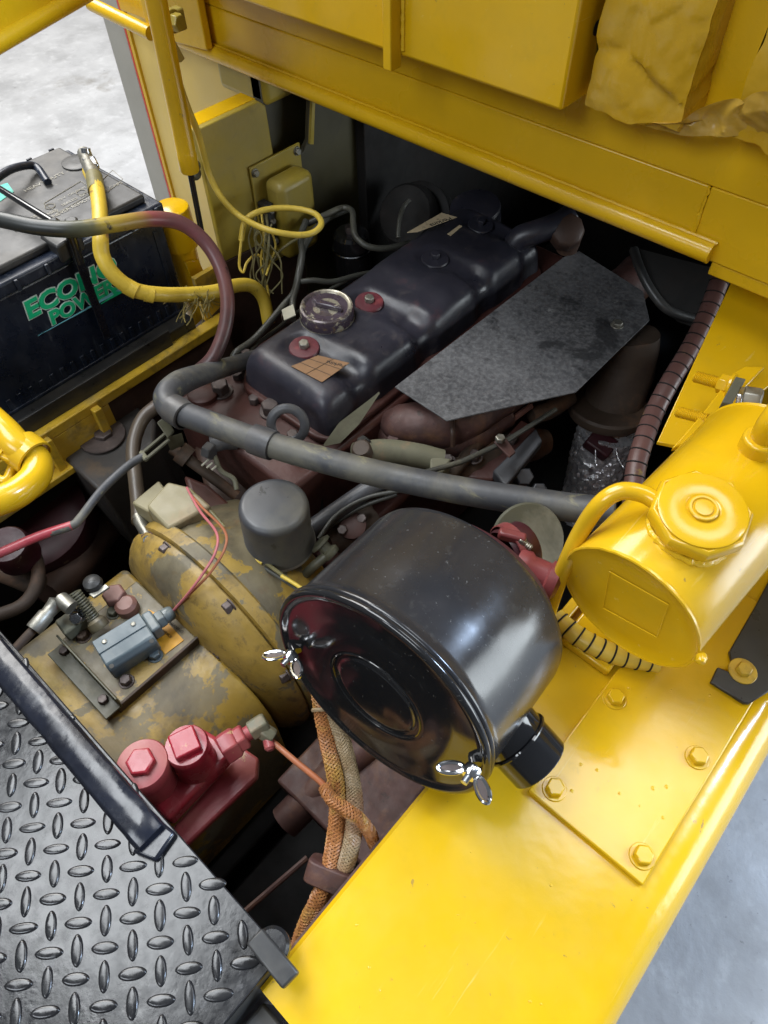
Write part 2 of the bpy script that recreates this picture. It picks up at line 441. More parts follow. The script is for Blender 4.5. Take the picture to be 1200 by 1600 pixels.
# ---------------------------------------------------------------- chassis round the engine bay
ch = thing('chassis', 'dark brown chassis walls and beams of the open engine bay', 'chassis', (-.55, .6, .2))
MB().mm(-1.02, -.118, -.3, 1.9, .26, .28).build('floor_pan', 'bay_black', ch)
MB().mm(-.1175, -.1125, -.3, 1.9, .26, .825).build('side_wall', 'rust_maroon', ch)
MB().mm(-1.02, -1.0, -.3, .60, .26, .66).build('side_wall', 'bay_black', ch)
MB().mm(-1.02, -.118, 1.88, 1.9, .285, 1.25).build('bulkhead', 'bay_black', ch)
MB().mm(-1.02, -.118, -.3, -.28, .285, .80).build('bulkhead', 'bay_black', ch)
MB().mm(-.30, -.14, -.20, .62, .38, .40).build('ledge', 'bay_black', ch, .003)
MB().mm(-.42, -.33, -.26, .4, .34, .38).build('beam', 'bay_black', ch, .004)
MB().mm(-.31, -.119, .10, .50, .57, .60).build('cross_plate', 'rust_maroon', ch, .004)
MB().tube([WZ(445, 1285, .56), WZ(540, 1190, .60), WZ(640, 1110, .6)], .024, 16).build('cross_tube', 'rust_maroon', ch)
MB().tube([WZ(330, 1470, .56), WZ(480, 1340, .56)], .004, 8).build('weld_line', 'rust_maroon', ch)
# left side wall panel with its folded top
lw = thing('bay_side_panel', 'dusty yellow side panel of the engine bay, dim light painted in as olive, behind the yellow lift strut', 'panel', (-1.0, .8, .5))
yA, yB = WX(303, 197, -1.0).y, WX(408, 165, -1.0).y
zT = 1.072
MB().prism([(-1.0, yA, .835), (-1.0, yA, zT), (-1.0, yB - .004, zT), (-1.0, yB + .01, zT - .012), (-1.0, yB + .012, .975), (-1.0, yB + .02, .955), (-1.0, yB + .055, .955), (-1.0, yB + .055, .82)], (-.012, 0, 0)).build('sheet', 'yellow_dusty_dim', lw, .002)
MB().prism([(-1.0, yB + .0553, .955), (-1.0, yB + .085, .955), (-1.0, yB + .10, .97), (-1.0, yB + .13, 1.12), (-1.0, 1.9, 1.12), (-1.0, 1.9, .30), (-1.0, yB + .0553, .30)], (-.012, 0, 0)).build('rear_sheet', 'bay_green_dim', lw, .002)  # rear of the same panel, split off darker to paint in its shade
MB().prism([(-1.0, yA, .8345), (-1.0, yB + .055, .8195), (-1.0, yB + .055, .3), (-1.0, .56, .3), (-1.0, .56, .735), (-1.0, yA - .002, .76)], (-.012, 0, 0)).build('lower_sheet', 'brown_dark', lw, .002)  # lower part of the panel, its shade painted as black-brown
MB().mm(-1.05, -1.0125, yA, yB, zT - .01, zT - .0005).build('top_flange', 'yellow', lw, .001)
MB().mm(-1.08, -1.055, .845, 1.9, .3, 1.098).build('back_sheet', 'bay_green_dim', lw)
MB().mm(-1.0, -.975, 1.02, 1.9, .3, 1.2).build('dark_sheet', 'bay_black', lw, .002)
MB().mm(-1.011, -1.0005, .585, yA - .0005, .70, .835).build('foot_bracket', 'yellow_grimy', lw, .001)
MB().prism([(-1.0, yB + .098, .965), (-1.0, yB + .13, 1.12), (-1.0, yB + .136, 1.12), (-1.0, yB + .106, .962)], (.006, 0, 0)).build('edge_strip', 'yellow_dusty_dim', lw)
for q in [(305, 260), (306, 272)]:
    p = WX(*q, -1.0)
    bolt(lw, p, (1, 0, 0), .012, .005, 'olive_bracket', .010)
cb = WY(352, 122, .80)
MB().box(cb + V(-.02, .115, -.01), (.13, .14, .085)).build('bulge', 'yellow_dusty_dim', lw, .012, 4)

# regulator box on the panel
rb = thing('regulator_box', 'olive metal regulator box bolted to the side panel above tangled wires', 'electrical box', (-1.0, .78, .85))
c0 = WX(420, 310, -1.0)
y0, y1, z1 = WX(388, 268, -1.0).y, WX(462, 262, -1.0).y, WX(388, 268, -1.0).z
MB().mm(-.9985, -.994, y0, y1 + .012, z1 - .19, z1 + .008).build('base_plate', 'yellow_dusty_dim', rb, .002)
MB().mm(-.994, -.945, y0 + .022, y1 - .004, z1 - .17, z1 - .02).build('cover', 'yellow_dusty_dim', rb, .014, 4)
for yy in (y0 + .009, y1 + .002):
    bolt(rb, (-.994, yy, z1 - .004), (1, 0, 0), .011, .005, 'zinc_dull', .008, name='screw')
MB().mm(-.994, -.968, y0 + .003, y0 + .02, z1 - .14, z1 - .055).build('terminal_strip', 'steel_black', rb, .002)
for k in range(4):
    hexprof(MB(), (-.968, y0 + .011, z1 - .066 - k * .02), (1, 0, 0), .009, .006).build('terminal_nut', 'zinc_dull', rb)

# ---------------------------------------------------------------- outer fender
fd = thing('fender', 'wide glossy yellow fender panel along the right side', 'fender', (0, .4, .55))
prof = [(-.112, .829), (-.112, .846), (-.108, .85), (.100, .85)]
for k in range(1, 9):
    a = PI / 2 * k / 8
    prof.append((.100 + .045 * math.sin(a), .805 + .045 * math.cos(a)))
prof += [(.145, .45), (.139, .45), (.139, .805), (.1, .842), (-.104, .842), (-.104, .829)]
fm = MB()
ys = [-.058 + i * (1.2 / 40) for i in range(41)]
vs, fs = [], []
n = len(prof)
for y in ys:
    vs += [(x, y, z) for x, z in prof]
for i in range(40):
    for k in range(n):
        fs.append((i * n + k, i * n + (k + 1) % n, (i + 1) * n + (k + 1) % n, (i + 1) * n + k))
fs += [tuple(range(n)), tuple(40 * n + k for k in range(n - 1, -1, -1))]
fm.add(vs, fs).build('skin', 'yellow', fd, ang=25)
# bolted access cover
MB().mm(-.030, .1005, .238, .60, .8505, .8575).build('access_cover', 'yellow', fd, .0015)
for q in [(960, 1092), (866, 1233), (1003, 1338), (1089, 1184)]:
    bolt(fd, WZ(*q, .8575), (0, 0, 1), .0165, .0085, 'yellow', .0125, .0018, hint=(.4, .9, 0))
MB().mm(-.118, -.105, .30, .62, .8505, .868).build('edge_strip', 'yellow', fd, .003)
MB().mm(-.098, -.035, .40, 1.1, .8505, .864).build('raised_strip', 'yellow', fd, .003)
hp = spline([WZ(868, 965, .869), WZ(905, 995, .87), WZ(960, 1022, .868), WZ(1030, 1035, .868)], 10)
sg = MB().tube(hp, .0115, 16).build('wrapped_hose', 'spiral_yellow')
tag(sg, 'short yellow hose with dark spiral lines on the fender under the yellow tank', 'hose')
def coil(path, r, wire, mat, parent, pitch, name='spiral_line'):
    L = [0]
    for a, b in zip(path, path[1:]):
        L.append(L[-1] + (b - a).length)
    k, d = 0, pitch * .5
    while d < L[-1]:
        while L[k + 1] < d:
            k += 1
        t = (d - L[k]) / (L[k + 1] - L[k])
        p = path[k].lerp(path[k + 1], t)
        ax = (path[k + 1] - path[k]).normalized()
        e1, e2, ax = frame(ax)
        ring = [p + (e1 * math.cos(a) + e2 * math.sin(a)) * (r + wire * .2) + ax * (pitch * .12 * math.sin(a)) for a in [2 * PI * j / 20 for j in range(20)]]
        MB().tube(ring, wire, 6, closed=True).build(name, mat, parent)
        d += pitch
coil(hp, .0115, .0011, 'gap_black', sg, .0135)

# black foot bracket bolted at the fender edge
bk = thing('foot_bracket', 'flat black steel bracket bolted to the fender by the right edge', 'bracket', WZ(1165, 1060, .858))
poly = [WZ(u, v, .8585) for u, v in [(1137, 1021), (1178, 950), (1215, 880), (1262, 905), (1240, 1040), (1200, 1082), (1168, 1102), (1160, 1101), (1108, 1068), (1119, 1045), (1145, 1056)]]
MB().prism(poly, (0, 0, .005)).build('plate', 'steel_black', bk, .001)
bolt(bk, WZ(1160, 1049, .8637), (0, 0, 1), .015, .007, 'yellow_grimy', .0155, .002)

# ---------------------------------------------------------------- coolant tank
tk = thing('coolant_tank', 'glossy yellow cylindrical tank lying over the fender', 'tank', (-.04, .5, .9))
tax = V(math.sin(.073) * math.cos(.053), math.cos(.073) * math.cos(.053), math.sin(.053))
tc, TR, TL = V(-.05, .395, 1.0), .073, .252
MB().lathe([(TR - .001, 0), (TR, .002), (TR, TL - .002), (TR - .001, TL)], tc, tax, 72).build('shell', 'yellow', tk)
MB().lathe([(0, .0035), (.055, .004), (TR - .004, .0025), (TR, .000), (TR + .0012, .0015), (TR + .0012, .003), (TR, .004)], tc, tax, 72).build('end_cap', 'yellow', tk)
MB().lathe([(0, TL + .003), (.05, TL + .003), (TR - .004, TL), (TR + .0012, TL - .001), (TR, TL - .004)], tc, tax, 72).build('end_cap', 'yellow', tk)
te1, te2, _ = frame(tax)
# weld seam: an uneven bead round the near end
ring = []
for k in range(90):
    a = 2 * PI * k / 90
    rr = TR + .0003 + .0009 * noise.noise(V(math.cos(a) * 9, math.sin(a) * 9, 1))
    ring.append(tc + tax * .0012 + (te1 * math.cos(a) + te2 * math.sin(a)) * rr)
MB().tube(ring, .0017, 6, closed=True).build('weld_bead', 'yellow', tk)
pp = WP(1098, 1030, tc, tax)
MB().lathe([(0, -.005), (.004, -.003), (.0055, .001), (.004, .006), (0, .008)], pp + V(-.002, 0, .002), (.3, -1, 0), 10).build('weld_drip', 'yellow', tk)
# old decal under the paint on the near end
d0 = [WP(u, v, tc - tax * .0002, tax) for u, v in [(952, 893), (1044, 945), (1026, 996), (942, 950)]]
MB().tube([d0[0], d0[1]], .0005, 6).build('decal_edge', 'yellow', tk)
MB().tube([d0[1], d0[2]], .0005, 6).build('decal_edge', 'yellow', tk)
MB().tube([d0[2], d0[3]], .0005, 6).build('decal_edge', 'yellow', tk)
MB().tube([d0[3], d0[0]], .0005, 6).build('decal_edge', 'yellow', tk)
# filler neck with octagonal cap
def tank_hit(u, v, R=None):
    R = R or TR
    d = ray(u, v).normalized()
    dp = d - tax * d.dot(tax)
    o = CAM - tc
    op = o - tax * o.dot(tax)
    a, b, c = dp.dot(dp), 2 * dp.dot(op), op.dot(op) - R * R
    t = (-b - math.sqrt(max(0, b * b - 4 * a * c))) / 2 / a
    P = CAM + d * t
    nn = P - tc
    nn -= tax * nn.dot(tax)
    return P, nn.normalized()
P, nn = tank_hit(1084, 818)
nn = (nn + V(.02, -.10, .30)).normalized()
MB().lathe([(.036, -.02), (.035, .008), (.033, .010), (0, .010)], P - nn * .004, nn, 40).build('filler_neck', 'yellow', tk)
cp = MB().lathe([(0, 0), (.0430, 0), (.0445, .0025), (.0445, .0135), (.042, .0170), (.0405, .0175), (.0395, .0165), (0, .0165)], P + nn * .007, nn, 8, hint=(.15, 1, 0)).build('filler_cap', 'yellow', tk, .0012)
MB().lathe([(.0385, .0167), (.0385, .0190), (.037, .0198), (.016, .0200), (.0148, .0195), (.0140, .0190), (0, .0187)], P + nn * .007, nn, 48).build('cap_disc', 'yellow', cp)
MB().lathe([(.0130, .0185), (.0130, .0215), (.0122, .0222), (.0104, .0222), (.0095, .0207), (.0086, .0205), (.0077, .0222), (0, .0227)], P + nn * .007, nn, 32).build('cap_boss', 'yellow', cp)
# lumpy weld round the neck
wr = []
e1, e2, _ = frame(nn)
for k in range(60):
    a = 2 * PI * k / 60
    q = P + (e1 * math.cos(a) + e2 * math.sin(a)) * .040
    off = q - tc
    ax_c = off.dot(tax)
    rad = off - tax * ax_c
    q = tc + tax * ax_c + rad.normalized() * (TR + .001)
    wr.append(q)
MB().tube(wr, [.0035 + .0022 * noise.noise(V(k * .9, 0, 0)) for k in range(60)], 8, closed=True).build('neck_weld', 'weld_yellow', tk)
# overflow pipe
op = spline([WZ(1035, 790, 1.085), WZ(1005, 772, 1.087), WZ(968, 768, 1.085), WZ(935, 790, 1.07), WZ(905, 835, 1.03), WZ(880, 890, .985), WZ(862, 940, .93), WZ(850, 985, .87)], 8)
MB().tube(op, .0085, 16).build('overflow_pipe', 'yellow', tk)
# elbow pipe at the far end
P2, n2 = tank_hit(1183, 700)
MB().lathe([(.0175, -.004), (.0175, .014), (.0155, .016), (.0135, .016), (0, .016)], P2, n2, 28).build('boss', 'yellow', tk, .001)
ep = spline([P2 + n2 * .012, P2 + n2 * .04, P2 + n2 * .062 + V(.005, .02, 0), P2 + n2 * .07 + V(.03, .06, 0)], 8)
MB().tube(ep, .0115, 18).build('elbow_pipe', 'yellow', tk)
hexprof(MB(), ep[-6], V(.2, .9, .25), .026, .016).build('union_nut', 'yellow', tk, .001)
# mounting bracket of the tank, with studs
tb = thing('tank_bracket', 'yellow mounting bracket with two threaded studs left of the tank', 'bracket', WZ(1100, 640, .95))
pl = [WZ(1152, 420, 1.03), WZ(1027, 690, .93), WZ(1075, 700, .93), WZ(1205, 600, .97), WZ(1260, 440, 1.03)]
MB().prism(pl, (.0, 0, -.006)).build('plate', 'yellow', tb, .001)
st = PZ([(1050, 700, .985), (1102, 640, 1.0), (1146, 582, 1.015), (1162, 572, 1.015), (1196, 572, 1.015), (1130, 640, 1.0), (1085, 690, .985)])
MB().prism(st, (0, 0, -.008)).build('strap', 'yellow', tb, .002)
MB().prism(PZ([(1148, 424, 1.045), (1190, 372, 1.07), (1202, 372, 1.07), (1165, 428, 1.045)]), (0, 0, -.01)).build('gusset', 'yellow', tb, .002)
def stud(parent, a, b, r, nutpos, af, mat, washer=0):
    a, b = Vector(a), Vector(b)
    ax = (b - a).normalized()
    L = (b - a).length
    prof = [(0, 0), (r * .8, 0)]
    k, t = 0, .0008
    while t < L:
        prof.append((r if k % 2 else r * .84, t))
        t += .0011
        k += 1
    prof += [(r * .84, L), (0, L)]
    s = MB().lathe(prof, a, ax, 18).build('stud', mat, parent)
    for np_ in nutpos:
        hexprof(MB(), a + ax * np_, ax, af, r * 1.7).build('nut', mat, s, .0006, 1)
    if washer:
        MB().lathe([(0, 0), (washer, 0), (washer, .0025), (0, .0025)], a + ax * (nutpos[-1] + r * 1.8), ax, 24).build('washer', mat, s)
stud(tb, WZ(1085, 588, 1.0), WZ(1150, 606, 1.01), .0075, [.03], .021, 'yellow', .016)
stud(tb, WZ(1057, 643, .985), WZ(1105, 655, .995), .007, [.045], .018, 'yellow')
MB().prism(PZ([(1128, 628, 1.02), (1150, 588, 1.035), (1166, 592, 1.035), (1143, 632, 1.02)]), (0, 0, -.012)).build('spacer', 'olive_bracket', tb, .001)
hexprof(MB(), WZ(1160, 620, 1.035), V(1, .2, .25), .022, .02).build('nut', 'zinc_dull', tb, .001)
hexprof(MB(), WZ(1152, 624, 1.035), V(1, .2, .25), .026, .006).build('lock_washer', 'steel_bright', tb, .001)
# upright yellow end panel behind the tank (outer hood post)
MB().prism(PZ([(1152, 424, 1.04), (1208, 340, 1.06), (1320, 380, 1.06), (1260, 470, 1.04)]), (0, 0, -.008)).build('top_tab', 'yellow', tb, .002)
bolt(tb, WZ(1183, 378, 1.09), V(-.8, -.5, .2), .02, .012, 'yellow')

# ---------------------------------------------------------------- air cleaner
ac = thing('air_cleaner', 'glossy black cylindrical air cleaner with two wing nuts in the middle of the bay', 'air cleaner', (-.18, .25, .88))
aax = V(math.sin(-.066) * math.cos(-.137), math.cos(-.066) * math.cos(-.137), math.sin(-.137))
acc, AR, AL = V(-.173, .168, 1.0), .116, .138
MB().lathe([(AR - .004, .0045), (AR + .0015, .006), (AR + .0028, .008), (AR + .0022, .0105), (AR, .014), (AR - .0008, .020), (AR - .0008, .05), (AR - .0005, AL - .010), (AR - .0015, AL - .004), (AR - .005, AL - .0008), (AR - .010, AL), (0, AL)], acc, aax, 128).build('body', 'can_black', ac, ang=60)
cv = MB().lathe([(AR + .0012, .0060), (AR + .0024, .0045), (AR + .0026, .0020), (AR + .0016, .0004), (AR - .0006, -.0006), (AR - .003, -.0006), (AR - .0055, .0012), (AR - .010, .0024), (.085, .0018), (.054, 0), (.049, .0008), (.046, .0025), (.043, .0008), (.038, .0002), (0, .0)], acc, aax, 128).build('cover', 'can_face', ac, ang=60)
fe1, fe2, _ = frame(aax)
gc = WP(592, 1090, acc, aax)
ring = [acc + aax * .0006 + (fe1 * math.cos(a) + fe2 * math.sin(a)) * .0495 for a in [2 * PI * k / 64 for k in range(64)]]
MB().tube(ring, .0011, 8, closed=True).build('pressed_ring', 'can_face', cv)
# outlet spigot
so = acc + aax * .078
sd = (V(.90, .0, -.44)).normalized()
tt = so + sd * (AR - .012)
MB().lathe([(.0345, 0), (.0325, .010), (.0315, .018), (.0315, .0225), (.0335, .0235), (.0340, .0250), (.0335, .0265), (.0315, .0275), (.0312, .056), (.0306, .057), (.0285, .057), (.0285, .0)], tt, sd, 48).build('outlet_spigot', 'black_gloss', ac, ang=30)
def wing_nut(pos, ax, roll, parent):
    e1, e2, ax = frame(ax)
    u = e1 * math.cos(roll) + e2 * math.sin(roll)
    v_ = ax.cross(u)
    w_ = MB().lathe([(0, 0), (.0072, 0), (.0076, .002), (.0062, .008), (.0056, .0095), (0, .0095)], pos, ax, 20).build('wing_nut', 'chrome', parent)
    s_ = MB().lathe([(.0026, .0085)] + [(.0032 if k % 2 else .0026, .009 + k * .0006) for k in range(12)] + [(0, .0162)], pos, ax, 14)
    s_.build('stud', 'steel_bright', w_)
    for sg in (-1, 1):
        path = []
        for k in range(20):
            a = 2 * PI * k / 20
            rx_, ry_ = .0090, .0062
            path.append(pos + u * sg * (0.0150 + rx_ * math.cos(a) + .001 * math.sin(a)) + ax * (.0115 + ry_ * math.sin(a) + .0045 * math.cos(a)) + v_ * .0004)
        MB().tube(path, .0019, 8, closed=True).build('wing', 'chrome', w_)
        poly = [pos + u * sg * (.0150 + .0080 * math.cos(a)) + ax * (.0115 + .0042 * math.sin(a) + .0042 * math.cos(a)) - v_ * .0005 for a in [2 * PI * k / 16 for k in range(16)]]
        MB().prism(poly, v_ * .001).build('web', 'dark_bolt', w_)  # dark colour stands in for shade inside the wing loop
for q, roll, dx in [((459, 1022), .25, 0), ((741, 1200), .1, 0)]:
    p = WP(*q, acc - aax * .006, aax)
    # bent clip that hooks under the rim
    r_ = p - acc
    r_ -= aax * r_.dot(aax)
    rd = r_.normalized()
    MB().tube(spline([acc + rd * (AR - .004) + aax * .012, acc + rd * (AR - .012) + aax * .004, p + aax * .004], 6), .0065, 12, flat=.6).build('clamp_hook', 'black_gloss', ac)
    wing_nut(p, -aax, roll, ac)
# maroon mounting plate and elbow behind the can
mb_ = thing('intake_elbow', 'red intake elbow, colour darkened for shade, and round plate behind the air cleaner', 'intake', acc + aax * .2)
bc = acc + aax * (AL + .007)
MB().lathe([(0, -.006), (.090, -.006), (.092, -.002), (.090, .004), (.08, .006), (0, .006)], bc + V(.008, 0, .012), aax, 64).build('round_plate', 'maroon_dark', mb_)
bq = WZ(842, 880, .985)
MB().lathe([(0, 0), (.019, 0), (.020, .004), (.020, .012), (.017, .016), (.017, .034), (.021, .036), (.021, .046), (.014, .05), (0, .05)], WZ(806, 882, .965), V(1, .25, -.05), 28).build('red_cap', 'intake_red_shaded', mb_)
ce = MB().lathe([(.027, 0), (.029, .003), (.029, .03), (.027, .033), (0, .033)], WZ(785, 868, .955), V(.3, .9, -.1), 36).build('rubber_sleeve', 'maroon_dark', mb_)
MB().lathe([(.0292, 0), (.0305, .001), (.0305, .011), (.0292, .012)], WZ(790, 862, .958), V(.3, .9, -.1), 36).build('clamp_band', 'intake_red_shaded', mb_)
MB().box(WZ(800, 838, .985), (.030, .012, .011), frame(V(0, .2, 1), V(.5, -1, 0))).build('clamp_housing', 'intake_red_shaded', mb_, .003)
stud(mb_, WZ(810, 842, .985), WZ(830, 857, .98), .0040, [.001], .010, 'zinc_dull')
# pale green disc (pulley) behind
pu = MB().lathe([(0, 0), (.02, 0), (.022, .004), (.036, .009), (.044, .012), (.046, .014), (.044, .018), (0, .018)], WZ(818, 842, .89), V(.45, -.3, .6), 48).build('pulley', 'pulley_green')
tag(pu, 'pale green-grey round pulley partly hidden behind the air cleaner', 'pulley')

# ---------------------------------------------------------------- diamond plate step
dp = thing('tread_plate', 'glossy black diamond tread plate step in the lower left corner', 'tread plate', (-.35, -.2, .8))
PZT = .872
MB().prism([(-.112, -.025, PZT), (-.112, -.62, PZT), (-.85, -.62, PZT), (-.85, -.025, PZT)], (0, 0, -.006)).build('sheet', 'black_plate', dp, .0012)
MB().mm(-.112 - .006, -.1125, -.62, -.03, .80, PZT - .0065).build('side_flange', 'steel_black', dp, .001)
o0 = WZ(208.1, 1353.7, PZT)
d1 = (WZ(289.5, 1346.2, PZT) - o0) / 2
d12 = WZ(249.4, 1389.3, PZT) - o0
d2 = d12 - d1
s = (d1.length + d2.length) / 2
# one raised lens-shaped lug, shared by all
def lug_mesh():
    L, Wd, H = .0128, .0052, .0019
    vs, fs = [], []
    rows = [(1.0, 0), (.94, .45), (.80, .86), (.55, 1.0)]
    n = 20
    for q, h in rows:
        for k in range(n):
            a = 2 * PI * k / n
            x = math.cos(a)
            y = math.sin(a)
            vs.append((L * (abs(x) ** .9) * (1 if x > 0 else -1) * (q * .5 + .5), Wd * (abs(y) ** 1.15) * (1 if y > 0 else -1) * q, H * h))
    for r in range(len(rows) - 1):
        for k in range(n):
            fs.append((r * n + k, r * n + (k + 1) % n, (r + 1) * n + (k + 1) % n, (r + 1) * n + k))
    fs.append(tuple((len(rows) - 1) * n + k for k in range(n)))
    me = bpy.data.meshes.new('lug')
    me.from_pydata(vs, [], fs)
    for p in me.polygons:
        p.use_smooth = True
    me.materials.append(M['black_plate'])
    return me
LM = lug_mesh()
for i in range(-26, 27):
    for j in range(-26, 27):
        p = o0 + d1 * i + d2 * j
        if not (-.80 < p.x < -.121 and -.45 < p.y < -.030):
            continue
        # keep to what the frame can show
        q = p - CAM
        cz = fw.dot(q)
        uu, vv = 600 + FPX * rx.dot(q) / cz, 800 + FPX * dn.dot(q) / cz
        if uu < -260 or vv > 1720:
            continue
        o = bpy.data.objects.new('lug', LM)
        COL.objects.link(o)
        hang(o, dp)
        o.location = (p.x, p.y, PZT - .0001)
        dd = d1 if (i + j) % 2 == 0 else d2
        o.rotation_euler = (0, 0, math.atan2(dd.y, dd.x) + random.uniform(-.04, .04))
        o.scale = (random.uniform(.95, 1.05), random.uniform(.92, 1.08), 1)
# rubber edge bar on the plate
br = thing('edge_bar', 'scuffed black edge bar with painted-in blue sheen lying along the tread plate', 'bar', (-.45, -.03, .87))
ya, yb = WZ(100, 1190, .895).y, WZ(130, 1145, .895).y
xe = WZ(232, 1305, .895).x
bm_ = MB()
vs, fs = [], []
N = 48
for i in range(N + 1):
    x = -.80 + (xe + .80) * i / N
    jit = lambda s_, q: s_ * noise.noise(V(x * 40, q * 7.1, 0))
    sec = [(ya - .002, PZT + .0005), (ya - .002 + jit(.0012, 1), PZT + .014), (ya + .0005, PZT + .0185 + jit(.0008, 2)), (ya + .0025, PZT + .0205 + jit(.0008, 5)), (yb - .0025, PZT + .0215 + jit(.0012, 3)), (yb + jit(.001, 4), PZT + .0195), (yb + .001, PZT - .012)]
    if i == N:
        sec = [(a, PZT + (b - PZT) * .8) for a, b in sec]
    vs += [(x, a, b) for a, b in sec]
n = 7
for i in range(N):
    for k in range(n):
        fs.append((i * n + k, i * n + (k + 1) % n, (i + 1) * n + (k + 1) % n, (i + 1) * n + k))
fs += [tuple(range(n)), tuple(N * n + k for k in range(n - 1, -1, -1))]
bm_.add(vs, fs).build('bar', 'black_rubber', br, ang=50)
MB().mm(-.585, -.578, ya - .003, yb + .0015, PZT + .001, PZT + .0275).build('joint_band', 'black_rubber', br, .001)
MB().prism([(xe - .006, ya - .006, PZT + .001), (xe + .018, ya + .004, PZT + .001), (xe + .012, yb + .003, PZT + .001), (xe - .01, yb, PZT + .001)], (0, 0, .008)).build('glue_blob', 'black_rubber', br, .003)
# latch tab at the plate's corner
tbp = PZ([(384, 1474, .886), (409, 1449, .886), (467, 1519, .884), (441, 1546, .884)])
tb2 = MB().prism(tbp, (0, 0, -.012)).build('latch_tab', 'steel_black', dp, .002)
MB().lathe([(0, 0), (.016, 0), (.016, .010), (.013, .0125), (0, .0125)], WZ(427, 1480, .868), (0, 0, 1), 24).build('hinge_boss', 'black_plate', dp)
sp = MB().mm(-.105, .3, -.62, -.064, .74, .83).build('sill_panel', 'steel_black', None, .003)
tag(sp, 'dark grey sill panel below the fender at the bottom edge', 'panel')

# ---------------------------------------------------------------- hood over the far end of the engine
hd = thing('hood', 'yellow stepped hood beam crossing the top of the picture', 'hood', (-.5, 1.1, 1.1))
HX0, HX1 = -1.20, -.205
HY = .826
MB().tube([V(-1.235, .82, 1.104), V(-.212, .82, 1.104)], .0125, 18).build('lip_tube', 'yellow_hood', hd)
seamx = WY(1090, 345, HY).x
MB().mm(-1.42, seamx - .0012, HY, HY + .008, 1.110, 1.174).build('front_band', 'yellow_hood', hd, .002)
MB().mm(seamx + .0012, .45, HY, HY + .008, 1.090, 1.174).build('front_band', 'yellow_hood', hd, .002)
MB().prism([V(-1.42, HY - .0005, 1.1745), V(-1.42, .815, 1.32), V(-1.42, .815, 1.62), V(-1.42, .86, 1.62), V(-1.42, .86, 1.1745)], (1.87, 0, 0)).build('upper_sheet', 'yellow_hood', hd, .002)
MB().mm(-1.42, .45, .861, 1.9, 1.20, 1.206).build('roof_light_block', 'bay_black', hd)  # unseen black sheet added to keep light from entering above
MB().mm(-1.30, .45, .84, 1.9, 1.100, 1.106).build('underside', 'bay_black', hd)  # black sheet closing the hood block, added to keep light out
MB().mm(-.21, .45, HY + .002, HY + .05, 1.072, 1.0895).build('corner_rail', 'yellow_hood', hd, .002)
bead = [V(-1.16 + i * .95 / 120, .822, 1.1168 + .0012 * noise.noise(V(i * .7, 3, 0))) for i in range(121)]
MB().tube(bead, .0022, 6).build('weld_bead', 'yellow_hood', hd)
bead = [V(seamx + .0015 * noise.noise(V(i * .5, 9, 0)), HY - .0008, 1.118 + i * .056 / 24) for i in range(25)]
MB().tube(bead, [.0035 if i < 10 else .0018 for i in range(25)], 6).build('seam_weld', 'yellow_hood', hd)
# upper box on the ledge
BZ = 1.238
bx1 = WZ(877, 175, BZ).x
by = WZ(877, 175, BZ).y
ub = thing('hood_box', 'tall bright yellow box panel with a welded strip standing proud of the hood', 'box panel', (-.8, by, BZ))
MB().mm(-1.30, bx1, by, .8145, BZ, 1.62).build('body', 'yellow', ub, .004, 3)
sx = WY(620, 60, by).x
MB().mm(sx - .006, sx + .008, by - .020, by - .0002, BZ - .012, 1.62).build('welded_strip', 'yellow', ub, .0015)
wb = [V(sx + .011, by - .001, BZ + .008 + i * .2 / 40) for i in range(41)]
MB().tube(wb, [.003 + .0018 * noise.noise(V(i * .8, 0, 2)) for i in range(41)], 6).build('weld_bead', 'weld_yellow', ub)
hq = WX(932, 43, bx1)
MB().lathe([(0, .0), (.0055, 0), (.0065, .0006), (.0075, 0)], hq + V(.0008, 0, 0), (1, 0, 0), 20).build('bolt_hole', 'gap_black', ub)
# paper-wrapped boxes beside it
def crumpled(name, x0, x1, y0, y1, z0, z1, mat, parent, seed, amp=.006, n=44):
    def face(o, a, b, nrm, na, nb):
        vs, fs = [], []
        for i in range(na + 1):
            for j in range(nb + 1):
                p = o + a * (i / na) + b * (j / nb)
                vs.append(p)
        for i in range(na):
            for j in range(nb):
                fs.append((i * (nb + 1) + j, (i + 1) * (nb + 1) + j, (i + 1) * (nb + 1) + j + 1, i * (nb + 1) + j + 1))
        return vs, fs
    m = MB()
    X, Y_, Z_ = V(x1 - x0, 0, 0), V(0, y1 - y0, 0), V(0, 0, z1 - z0)
    o = V(x0, y0, z0)
    m.add(*face(o, X, Z_, None, n, n * 2))
    m.add(*face(o + X, Y_, Z_, None, n, n * 2))
    m.add(*face(o, Y_, Z_, None, 10, 10))
    m.add(*face(o, X, Y_, None, n, n))
    cx = V((x0 + x1) / 2, (y0 + y1) / 2, (z0 + z1) / 2)
    out = []
    for p in m.v:
        p = Vector(p)
        def facet(q):
            ds, ps = noise.voronoi(q)
            c = ps[0]
            return ((q - c).dot(noise.noise_vector(c * 7.3 + V(seed, 1, 2))) + .35) * min(1, (ds[1] - ds[0]) * 4)
        q = p + V(seed, 0, 0)
        d = (p - cx)
        d.z *= .4
        d.normalize()
        h = 1.5 * facet(q * 13) + .5 * facet(q * 34)
        out.append(tuple(p + d * amp * h))
    m.v = out
    o_ = m.build(name, mat, parent, ang=32)
    return o_
pw = thing('wrapped_box', 'large box wrapped in crumpled yellow-sprayed paper at the top right', 'wrapped box', (-.38, 1.0, 1.18))
PB = 1.245
px1 = WZ(1070, 192, PB).x
py = WZ(990, 180, PB).y
crumpled('paper_wrap', bx1 + .016, px1, py, .83, PB, 1.62, 'paper_yellow', pw, 3.1, .010)
MB().mm(bx1 + .022, px1 - .008, py + .01, .825, PB + .008, 1.60).build('carton', 'paper_brown', pw)
